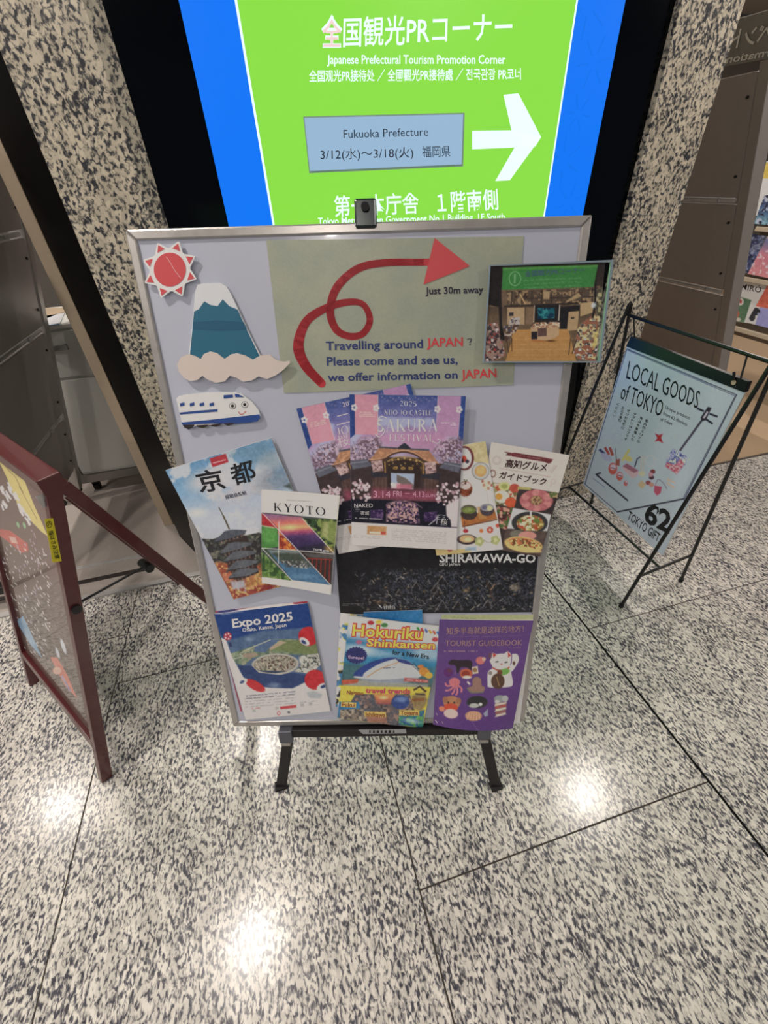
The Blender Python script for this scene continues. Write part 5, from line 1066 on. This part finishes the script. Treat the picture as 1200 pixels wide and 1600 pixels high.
# ---- bullet train magazines
def p_hb(P): m = np.ones(len(P.X)); P.speck(m, [(220, 200, 60), (30, 30, 40), (60, 120, 170), (214, 210, 212)], 9, 3, .5, .6)
leaflet('train_magazine', 'edge of a second train magazine peeking out on the left', 'magazine', [(531, 958), (600, 964), (596, 1120), (524.5, 1104)], -.001, p_hb, (214, 208, 212), dens=1.0, group='train magazines')
def p_bb(P): P.grad(np.ones(len(P.X)), [(0, (26, 96, 160)), (1, (40, 120, 180))], 570, 956, 660, 970)
leaflet('blue_leaflet', 'bright blue leaflet top showing above the train magazine', 'leaflet', [(568, 956.5), (660, 953), (662, 1010), (568, 1010)], .0005, p_bb, (30, 100, 165), dens=.8)
def p_hok(P):
    one = np.ones(len(P.X)); P.grad(one, [(0, (200, 204, 212)), (.16, (190, 200, 212)), (.3, (44, 118, 172)), (.5, (40, 130, 176)), (.62, (70, 96, 100))], *cs((400, 440))[0], *cs((330, 1000))[0])
    P.poly(cs((120, 540), (110, 440), (640, 490), (620, 600), (480, 575)), (198, 204, 212), .9, 5); P.ell(*cs((190, 620))[0], 26, 8, (196, 206, 216), 8, .9, 4); P.ell(*cs((320, 640))[0], 20, 5, (150, 186, 210), 5, .7, 4); P.ell(*cs((560, 640))[0], 26, 10, (190, 204, 216), 10, .7, 5)
    P.poly(cs((80, 690), (590, 720), (580, 800), (80, 790)), (56, 100, 110), .9, 3); P.poly(cs((95, 790), (210, 780), (560, 810), (560, 840), (90, 820)), (150, 152, 144), 1, 2)
    cx, cy = cs((165, 648))[0]; P.poly(ring_pts(cx, cy, 16, 12.5, 20), (40, 44, 110)); 
    for k in range(20): a = k*math.pi/10; P.ell(cx+15.5*math.cos(a), cy+12*math.sin(a), 1.6, 1.6, (40, 44, 110))
    for nm, c, pts in (('', (186, 190, 196), ((150, 770), (170, 735), (240, 690), (340, 665), (420, 668), (470, 690), (520, 745), (520, 765), (430, 800), (250, 795))), ('', (34, 60, 140), ((150, 762), (160, 738), (235, 688), (330, 662), (390, 662), (300, 690), (215, 740), (200, 765))), ('', (40, 56, 130), ((380, 664), (440, 674), (480, 700), (460, 700), (400, 684))), ('', (140, 150, 166), ((160, 772), (300, 782), (500, 770), (430, 800), (250, 796)))):
        P.poly(smoothpath(cs(*pts), 3), c)
    P.line(smoothpath(cs((222, 768), (300, 720), (400, 684)), 5), 1.2, (190, 140, 80)); P.textlines(cs((310, 718))[0], cs((378, 714))[0], (0, 3), 1, (60, 70, 110), .9); P.line(cs((460, 690), (520, 745)), 1, (90, 96, 110)); P.line(cs((478, 690), (532, 740)), 1, (70, 70, 84))
    P.ell(*cs((540, 740))[0], 9, 7, (206, 134, 50), 30); P.ell(*cs((520, 710))[0], 5, 3, (206, 120, 60), 0); P.ell(*cs((565, 760))[0], 6, 5, (220, 170, 60))
    P.poly(cs((430, 770), (565, 785), (563, 802), (428, 790)), (190, 90, 90)); P.textlines(cs((440, 782))[0], cs((560, 792))[0], (0, 3), 1, (226, 200, 200), .8); P.poly(cs((80, 785), (180, 780), (170, 800), (90, 812)), (190, 84, 60))
    P.poly(cs((75, 815), (575, 825), (530, 1050), (60, 1000)), (206, 190, 62)); 
    m = P.poly(cs((160, 862), (460, 862), (500, 1000), (430, 1040), (230, 1015), (110, 950)), (110, 92, 92)); P.speck(m, [(60, 56, 66), (150, 120, 110), (84, 84, 96)], 5, 6, .45, .6)
    m = P.m_poly(cs((260, 860), (380, 860), (350, 920), (280, 915)), 1.5); P.grad(m, [(0, (236, 150, 70)), (1, (150, 70, 80))], *cs((310, 860))[0], *cs((310, 920))[0]); P.ell(*cs((315, 880))[0], 5, 2, (250, 220, 150), 0, .9, 2)
    P.ell(*cs((408, 905))[0], 14, 11, (40, 66, 140)); P.ell(*cs((412, 890))[0], 9, 4, (120, 150, 200), 0, .7, 2); P.poly(cs((470, 870), (540, 850), (560, 900), (520, 960), (480, 940)), (140, 116, 80), .9, 2); P.line(cs((480, 840), (515, 820), (550, 850)), 3, (66, 50, 44)); P.line(cs((490, 860), (545, 866)), 2, (56, 44, 44))
    P.poly(cs((62, 905), (180, 905), (190, 950), (150, 990), (60, 995)), (44, 116, 170)); m = P.poly(cs((75, 950), (200, 940), (235, 1015), (70, 1000)), (130, 116, 104)); P.speck(m, [(170, 156, 136), (76, 72, 76)], 4, 4)
    P.poly(cs((210, 960), (330, 955), (330, 1020), (230, 1015)), (170, 110, 90), .9, 2); m = P.poly(cs((400, 980), (540, 950), (532, 1050), (400, 1030)), (44, 130, 120)); P.speck(m, [(90, 160, 80), (40, 90, 150)], 5, 5); P.ell(*cs((470, 1010))[0], 12, 3, (196, 214, 214), 10, .7, 2)
    for c, x, y in (((180, 40, 50), 245, 465), ((60, 120, 60), 320, 478), ((190, 60, 70), 600, 560), ((226, 180, 50), 290, 460), ((170, 90, 130), 180, 575)): P.ell(*cs((x, y))[0], 5, 3.4, c)
    for i, c in enumerate([(60, 140, 60), (196, 60, 60), (60, 90, 180), (206, 150, 40), (200, 80, 50), (50, 110, 190)]): P.line(cs((500+i*22, 490+i*5), (512+i*22, 510+i*5)), 3.2, c)
hr, hs = leaflet('train_magazine', 'colourful Hokuriku Shinkansen magazine with a bullet train on the cover', 'magazine', [(545.5, 961.5), (694, 979), (660.5, 1137.5), (527, 1122.5)], .006, p_hok, (150, 170, 190), thick=.004, pages='pages', group='train magazines', bend=lambda u, v: .03*np.clip(.3-v, 0, 1)**2 + .006*u*(1-u))
OU = ink((206, 70, 60)); YE = ink((238, 198, 76)); WH = ink((226, 222, 216))
hl = [('Hokuriku', cs((138, 540))[0], cs((532, 560))[0], (2, -19)), ('Shinkansen', cs((218, 596))[0], cs((600, 614))[0], (1.4, -12))]
letters('cover_title_outline', hs, [(a, b, c, d, dict(bold=.075)) for a, b, c, d in hl], .0004, OU, hr, label='red outline of the title')
letters('cover_title', hs, [(a, (b[0]+1, b[1]-.5), (c[0]-1, c[1]-.5), (d[0]*.94, d[1]*.94), dict(bold=.02)) for a, b, c, d in hl], .0007, YE, hr, label='yellow title')
letters('cover_lettering', hs, [('for a New Era', cs((362, 640))[0], cs((565, 668))[0], (.8, -7), dict(bold=.02))], .0006, ink((36, 34, 48)), hr)
letters('cover_lettering', hs, [('travel trends', cs((215, 852))[0], cs((462, 858))[0], (.5, -7.5), dict(bold=.035)), ('Special', cs((130, 652))[0], cs((205, 655))[0], (0, -4), dict(bold=.02)), ('Supplement', cs((122, 668))[0], cs((212, 670))[0], (0, -3.5), dict(bold=.02))][:1], .0008, ink((196, 62, 96)), hr)
letters('cover_lettering', hs, [('Europe!', cs((122, 664))[0], cs((208, 670))[0], (0, -4.5), dict(bold=.02))], .0008, ink((196, 170, 210)), hr)
tagq = [cs((210, 955), (328, 960), (328, 988), (210, 983)), cs((402, 948), (512, 950), (512, 980), (400, 978)), cs((82, 905), (165, 908), (163, 936), (80, 932))]
shapes('name_tag', hs, tagq, .0005, ink((226, 180, 90)), hr)
letters('cover_lettering', hs, [('Ishikawa', cs((216, 982))[0], cs((324, 986))[0], (.3, -6.5), dict(bold=.03)), ('Toyama', cs((408, 974))[0], cs((506, 976))[0], (.3, -6.5), dict(bold=.03)), ('Fukui', cs((86, 928))[0], cs((158, 932))[0], (.3, -6), dict(bold=.03)), ('Nagano', cs((112, 862))[0], cs((205, 866))[0], (.3, -6), dict(bold=.03)), ('Niigata', cs((470, 905))[0], cs((540, 895))[0], (.3, -5.5), dict(bold=.03))], .0009, ink((150, 84, 50)), hr)

# ---- purple guidebooks
def p_pb(P): P.grad(np.ones(len(P.X)), [(0, (166, 176, 120)), (.03, (176, 182, 132)), (.06, (206, 204, 196)), (1, (206, 204, 200))], 760, 960, 760, 1130); P.textlines(cs((690, 440))[0], cs((830, 446))[0], (0, 3), 1, (110, 120, 80), .6)
leaflet('purple_guidebook', 'second guidebook behind the purple one showing a green top edge and white side', 'book', [(690, 961), (833.5, 961), (812, 1130), (690, 1126)], .001, p_pb, (206, 204, 196), dens=1.0, thick=.003, pages='pages', group='tourist guidebooks')
def p_pur(P):
    one = np.ones(len(P.X)); P.grad(one, [(0, (92, 62, 128)), (.5, (96, 58, 134)), (1, (86, 48, 124))], 700, 980, 750, 1140)
    GO = (170, 132, 116)
    P.textlines(cs((655, 545))[0], cs((1075, 540))[0], (0, 2), 1, (140, 104, 140), .5); P.textlines(cs((648, 626))[0], cs((832, 624))[0], (0, 4), 1, (160, 124, 130), .9); P.textlines(cs((1000, 606))[0], cs((1072, 604))[0], (0, 2), 1, (150, 116, 130), .7)
    # cow
    CW = (44, 30, 42); P.poly(smoothpath(cs((672, 690), (690, 672), (730, 674), (790, 674), (804, 690), (800, 720), (796, 738), (786, 738), (782, 716), (740, 714), (730, 742), (718, 742), (716, 712), (700, 700), (684, 702)), 3), CW)
    P.ell(*cs((848, 676))[0], 7, 6, (206, 110, 110)); P.ell(*cs((868, 668))[0], 3, 3, (214, 170, 150)); P.ell(*cs((672, 742))[0], 7, 7, (96, 32, 110)); P.ell(*cs((680, 730))[0], 4, 3, (110, 60, 60), 0, .6); P.line(cs((712, 735), (708, 755)), 1, GO, .6)
    P.ell(*cs((770, 748))[0], 10, 8, (190, 90, 60)); P.ell(*cs((768, 750))[0], 6.5, 5, (150, 50, 40)); P.ell(*cs((775, 768))[0], 7, 2.6, (226, 210, 190)); P.poly(cs((802, 712), (834, 705), (838, 745), (806, 752)), (206, 190, 176)); P.ell(*cs((818, 728))[0], 3.4, 3.4, (150, 110, 70))
    # octopus
    P.ell(*cs((706, 796))[0], 8.5, 7, (206, 110, 122)); 
    for a in (((700, 812), (665, 816), (655, 800)), ((704, 818), (680, 838), (655, 842)), ((712, 820), (700, 850), (690, 862)), ((720, 818), (722, 850), (712, 866)), ((724, 812), (745, 830), (742, 850))): P.line(smoothpath(cs(*a), 4), 2.6, (210, 116, 126))
    # carved figure
    P.poly(smoothpath(cs((805, 815), (806, 780), (826, 766), (850, 776), (856, 812), (872, 822), (862, 848), (800, 852), (780, 838), (776, 826)), 3), (150, 112, 100)); P.line(cs((775, 826), (800, 852), (866, 848)), 2, (106, 120, 96), .8); P.line(cs((776, 792), (792, 808)), 3, (206, 196, 196))
    # cat with a raised paw
    WC = (214, 208, 204)
    P.poly(smoothpath(cs((915, 632), (938, 640), (975, 640), (1000, 626), (1020, 650), (1012, 700), (1022, 760), (1028, 800), (1010, 822), (900, 824), (888, 800), (890, 740), (915, 715), (900, 680)), 4), WC); P.ell(*cs((965, 680))[0], 15, 12, WC); P.poly(smoothpath(cs((1024, 640), (1052, 642), (1062, 670), (1050, 700), (1020, 740), (1006, 720), (1022, 690)), 3), WC)
    P.poly(cs((916, 632), (938, 644), (920, 662)), (190, 60, 56)); P.poly(cs((1000, 626), (1018, 650), (1002, 660)), (190, 60, 56)); P.line(cs((932, 684), (948, 682)), 1.6, (30, 28, 30)); P.line(cs((982, 688), (998, 684)), 1.6, (30, 28, 30)); P.ell(*cs((965, 696))[0], 1.6, 1.2, (190, 90, 90))
    P.line(smoothpath(cs((915, 715), (950, 730), (990, 724), (1010, 712)), 4), 2, (180, 60, 50)); P.ell(*cs((980, 738))[0], 9, 5, (110, 170, 76), -15); P.ell(*cs((955, 742))[0], 4, 4, (120, 60, 40)); P.ell(*cs((945, 790))[0], 10.5, 12, (84, 56, 42)); P.line(cs((938, 765), (952, 815)), 1, (190, 150, 90)); P.ell(*cs((1034, 692))[0], 2, 3, (90, 60, 50)); P.ell(*cs((903, 745))[0], 3, 3, (60, 50, 50), 0, .5)
    # ball shaped doll stand-in, fish, shells, sandwich
    P.ell(*cs((690, 905))[0], 13, 10, (176, 120, 84)); P.ell(*cs((655, 890))[0], 4, 4.6, (160, 104, 76)); P.ell(*cs((728, 895))[0], 4, 4.6, (160, 104, 76)); P.ell(*cs((685, 930))[0], 11, 6, (206, 70, 46)); P.ell(*cs((685, 962))[0], 11, 7, (226, 180, 176)); P.ell(*cs((672, 905))[0], 1.4, 1.4, (50, 30, 30)); P.ell(*cs((704, 905))[0], 1.4, 1.4, (50, 30, 30)); P.ell(*cs((636, 940))[0], 4.5, 4, (214, 120, 90))
    P.ell(*cs((830, 900))[0], 16, 9, (38, 40, 44)); P.ell(*cs((812, 918))[0], 8, 3.4, (176, 180, 176)); P.ell(*cs((848, 912))[0], 3, 2.4, (200, 204, 200)); P.line(cs((770, 905), (790, 915)), 2, (40, 60, 60)); P.poly(cs((862, 960), (888, 935), (888, 970), (872, 975)), (150, 160, 180), .9)
    P.ell(*cs((808, 970))[0], 13, 7, (196, 140, 110)); 
    for i in range(5): P.line(cs((790+i*12, 950), (770+i*18, 990)), 1, (226, 190, 160), .7)
    P.ell(*cs((955, 885))[0], 9, 5.6, (140, 146, 150)); P.ell(*cs((985, 885))[0], 5, 5, (170, 172, 176)); P.ell(*cs((940, 900))[0], 4, 2.6, (190, 190, 190))
    for i, c in enumerate([(206, 190, 170), (176, 80, 70), (214, 200, 180), (150, 90, 80), (206, 190, 176)]): P.poly(cs((928+i*2, 910+i*14), (994-i*2, 902+i*14), (990, 914+i*14), (925, 925+i*14)), c)
    P.ell(*cs((902, 650))[0], 3, 5, (110, 70, 84), 0, .8); P.textlines(cs((1003, 850))[0], cs((1006, 870))[0], (2, 0), 1, GO, .4)
    P.line(cs((800, 1000), (850, 1065)), .8, (150, 130, 170), .5)
pr_, ps2 = leaflet('purple_guidebook', 'purple TOURIST GUIDEBOOK with a white beckoning cat at the lower right of the board', 'book', [(686.5, 967.5), (833.5, 969.5), (801, 1138), (676.5, 1132)], .009, p_pur, (92, 56, 130), tex=.18, thick=.002, pages='pages', group='tourist guidebooks',
    bend=lambda u, v: .05*np.clip(v-.5, 0, 1)**2*4*u*(1-u) + .006*u*(1-u))
GOI = ink((176, 136, 112))
letters('cover_title', ps2, [('知多半岛就是这样的地方！', cs((662, 534))[0], cs((1086, 520))[0], (.5, -11), dict(cjk=True, bold=-.004)), ('TOURIST GUIDEBOOK', cs((655, 596))[0], cs((1077, 592))[0], (.6, -8.5), dict(bold=-.008))], .0006, GOI, pr_)

# ---- framed photograph in a clear holder
ch = crop(750, 330, .20833)
hq = ch((74, 412), (940, 385), (868, 1128), (28, 1128))
hd2 = thing('photo_holder', tuple(BD.pt(.36, .85, .02)), 'photo of a brochure shop in a clear acrylic holder overlapping the right frame edge', 'picture')
HS = Sheet(BD, hq, .013)
def p_photo(P):
    one = np.ones(len(P.X)); P.grad(one, [(0, (44, 38, 40)), (.4, (70, 56, 50)), (.6, (104, 84, 66)), (1, (110, 86, 60))], *ch((500, 380))[0], *ch((480, 1120))[0])
    P.poly(ch((80, 590), (900, 560), (880, 700), (70, 720)), (110, 88, 70)); P.speck(P.m_poly(ch((200, 600), (900, 570), (860, 700), (200, 712)), 1), [(60, 46, 42), (150, 122, 92), (84, 70, 60)], 5, 6, .44, .58)
    for i in range(8): x = 240+i*75; P.line(ch((x, 600), (x-4, 700)), 1.3, (58, 46, 44))
    P.line(ch((330, 655), (860, 640)), 2.4, (66, 54, 50)); P.line(ch((180, 714), (740, 690)), 2.4, (52, 44, 42)); P.poly(ch((640, 690), (760, 640), (740, 610), (650, 672)), (190, 160, 116), .8, 1); P.poly(ch((475, 600), (525, 600), (520, 660), (475, 660)), (190, 160, 120), .8); P.line(ch((300, 620), (340, 695)), 2.4, (186, 154, 112))
    P.poly(ch((205, 725), (335, 722), (332, 850), (205, 850)), (176, 146, 112)); P.poly(ch((218, 760), (252, 758), (250, 785), (218, 787)), (54, 48, 56)); P.poly(ch((345, 720), (405, 720), (405, 850), (345, 850)), (126, 100, 80)); P.speck(P.m_poly(ch((220, 800), (300, 795), (300, 850), (220, 852)), .6), [(84, 84, 104), (180, 170, 170)], 3, 4)
    P.poly(ch((405, 705), (605, 700), (605, 850), (405, 850)), (40, 36, 38)); m = P.poly(ch((432, 728), (560, 726), (556, 800), (436, 808)), (24, 92, 112)); P.speck(m, [(20, 50, 80), (50, 140, 150)], 5, 8, .5, .62); P.line(ch((408, 705), (402, 850)), 1.4, (190, 170, 150)); P.line(ch((598, 702), (590, 820)), 1.6, (200, 190, 180))
    P.poly(ch((605, 720), (750, 705), (745, 750), (665, 760), (655, 890), (600, 890)), (34, 32, 36)); P.poly(ch((665, 755), (742, 748), (730, 890), (652, 900)), (176, 146, 108)); P.poly(ch((752, 690), (850, 680), (846, 760), (752, 790)), (182, 152, 112)); P.poly(ch((682, 795), (708, 793), (706, 808), (682, 808)), (60, 52, 50))
    m = P.poly(ch((215, 890), (660, 885), (722, 1128), (190, 1128), (245, 960)), (190, 142, 80)); P.grad(m, [(0, (182, 130, 72)), (1, (176, 128, 72))], *ch((480, 890))[0], *ch((460, 1128))[0])
    for y in (960, 1000, 1040, 1080, 1110): P.line(ch((230, y), (700, y-4)), .7, (204, 156, 94), .5)
    P.poly(ch((380, 870), (500, 850), (590, 850), (592, 930), (560, 950), (500, 972), (385, 968)), (186, 152, 116)); P.poly(ch((385, 905), (430, 902), (430, 960), (385, 962)), (38, 32, 36)); P.poly(ch((432, 880), (500, 870), (500, 935), (435, 940)), (96, 70, 66)); P.poly(ch((385, 962), (500, 970), (500, 980), (385, 976)), (176, 104, 48)); P.ell(*ch((530, 972))[0], 7, 1.4, (96, 60, 36)); P.speck(P.m_poly(ch((390, 835), (600, 830), (595, 870), (390, 880)), .7), [(70, 50, 50), (206, 186, 166), (170, 120, 90)], 3, 4)
    m = P.poly(ch((60, 850), (130, 830), (190, 1080), (90, 1128), (30, 1128)), (110, 88, 88)); P.speck(m, [(190, 180, 180), (166, 60, 54), (60, 50, 56), (150, 120, 110)], 4, 6, .48, .58)
    P.poly(ch((70, 415), (172, 412), (160, 590), (165, 850), (190, 970), (150, 960), (140, 720), (60, 700)), (38, 32, 34)); m = P.m_poly(ch((175, 860), (290, 850), (270, 900), (190, 990)), .8); P.speck(m, [(70, 70, 84), (176, 160, 150), (80, 54, 46)], 3.4, 7); P.line(ch((200, 960), (215, 1060)), 1, (70, 46, 36)); P.line(ch((238, 950), (240, 1050)), 1, (70, 46, 36))
    m = P.poly(ch((740, 850), (880, 760), (930, 800), (870, 1128), (740, 1110), (700, 1060)), (120, 108, 96)); P.speck(m, [(190, 190, 190), (66, 60, 62), (196, 180, 130), (150, 90, 70)], 4.2, 11, .48, .58); P.poly(ch((855, 930), (890, 880), (870, 1010), (845, 1040)), (206, 186, 100), .8, 1)
    m = P.m_poly(ch((850, 600), (945, 560), (930, 800), (880, 780), (855, 700)), 1); P.mix(m, (126, 116, 84)); P.speck(m, [(170, 160, 120), (74, 70, 60)], 6, 3)
    P.line(ch((870, 420), (862, 700), (845, 800)), 3, (36, 32, 34)); P.line(ch((680, 950), (665, 1080)), 1.2, (60, 40, 36)); P.line(ch((725, 960), (690, 1070)), 1.2, (60, 40, 36)); P.ell(*ch((852, 706))[0], 3.4, 4.4, (206, 224, 240), 20, .9, 1.5)
    P.poly(ch((172, 424), (884, 402), (852, 570), (162, 590)), (56, 128, 62)); P.poly(ch((172, 424), (884, 402), (880, 420), (170, 440)), (80, 150, 66), .8, 1); P.ring(*ch((262, 506))[0], 9.6, 11.4, 1.2, (120, 176, 120)); P.line(ch((262, 470), (260, 540)), 2.4, (110, 168, 112)); P.textlines(ch((330, 520))[0], ch((760, 500))[0], (0, 6), 3, (90, 150, 100), .5)
paper('photo_print', hd2, HS, p_photo, base=(70, 56, 50), dens=1.4, tex=.35, thick=.0008, paint_name='photo_face', m=print_mat('photo_gloss', .16, .4))
letters('photo_lettering', HS, [('全国観光PRコーナー', ch((335, 492))[0], ch((785, 462))[0], (-.2, -9), dict(cjk=True, bold=.01))], .0005, ink((62, 92, 120)), hd2)
M_ACR = mat('clear_acrylic', (236, 244, 250), .06, trans=1.0); M_ACR.node_tree.nodes['Principled BSDF'].inputs['IOR'].default_value = 1.15
oq = ch((72, 404), (1003, 364), (905, 1135), (24, 1136)); iq = ch((80, 412), (986, 380), (890, 1124), (34, 1126))
for a, b in ((0, 1), (1, 2), (2, 3), (3, 0)):
    flat('holder_edge', BD, [oq[a], oq[b], iq[b], iq[a]], .015, .006, mat('acrylic_edge', (150, 168, 182), .12, coat=.5), hd2)
flat('holder_back', BD, iq, .0095, .002, M_ACR, hd2)
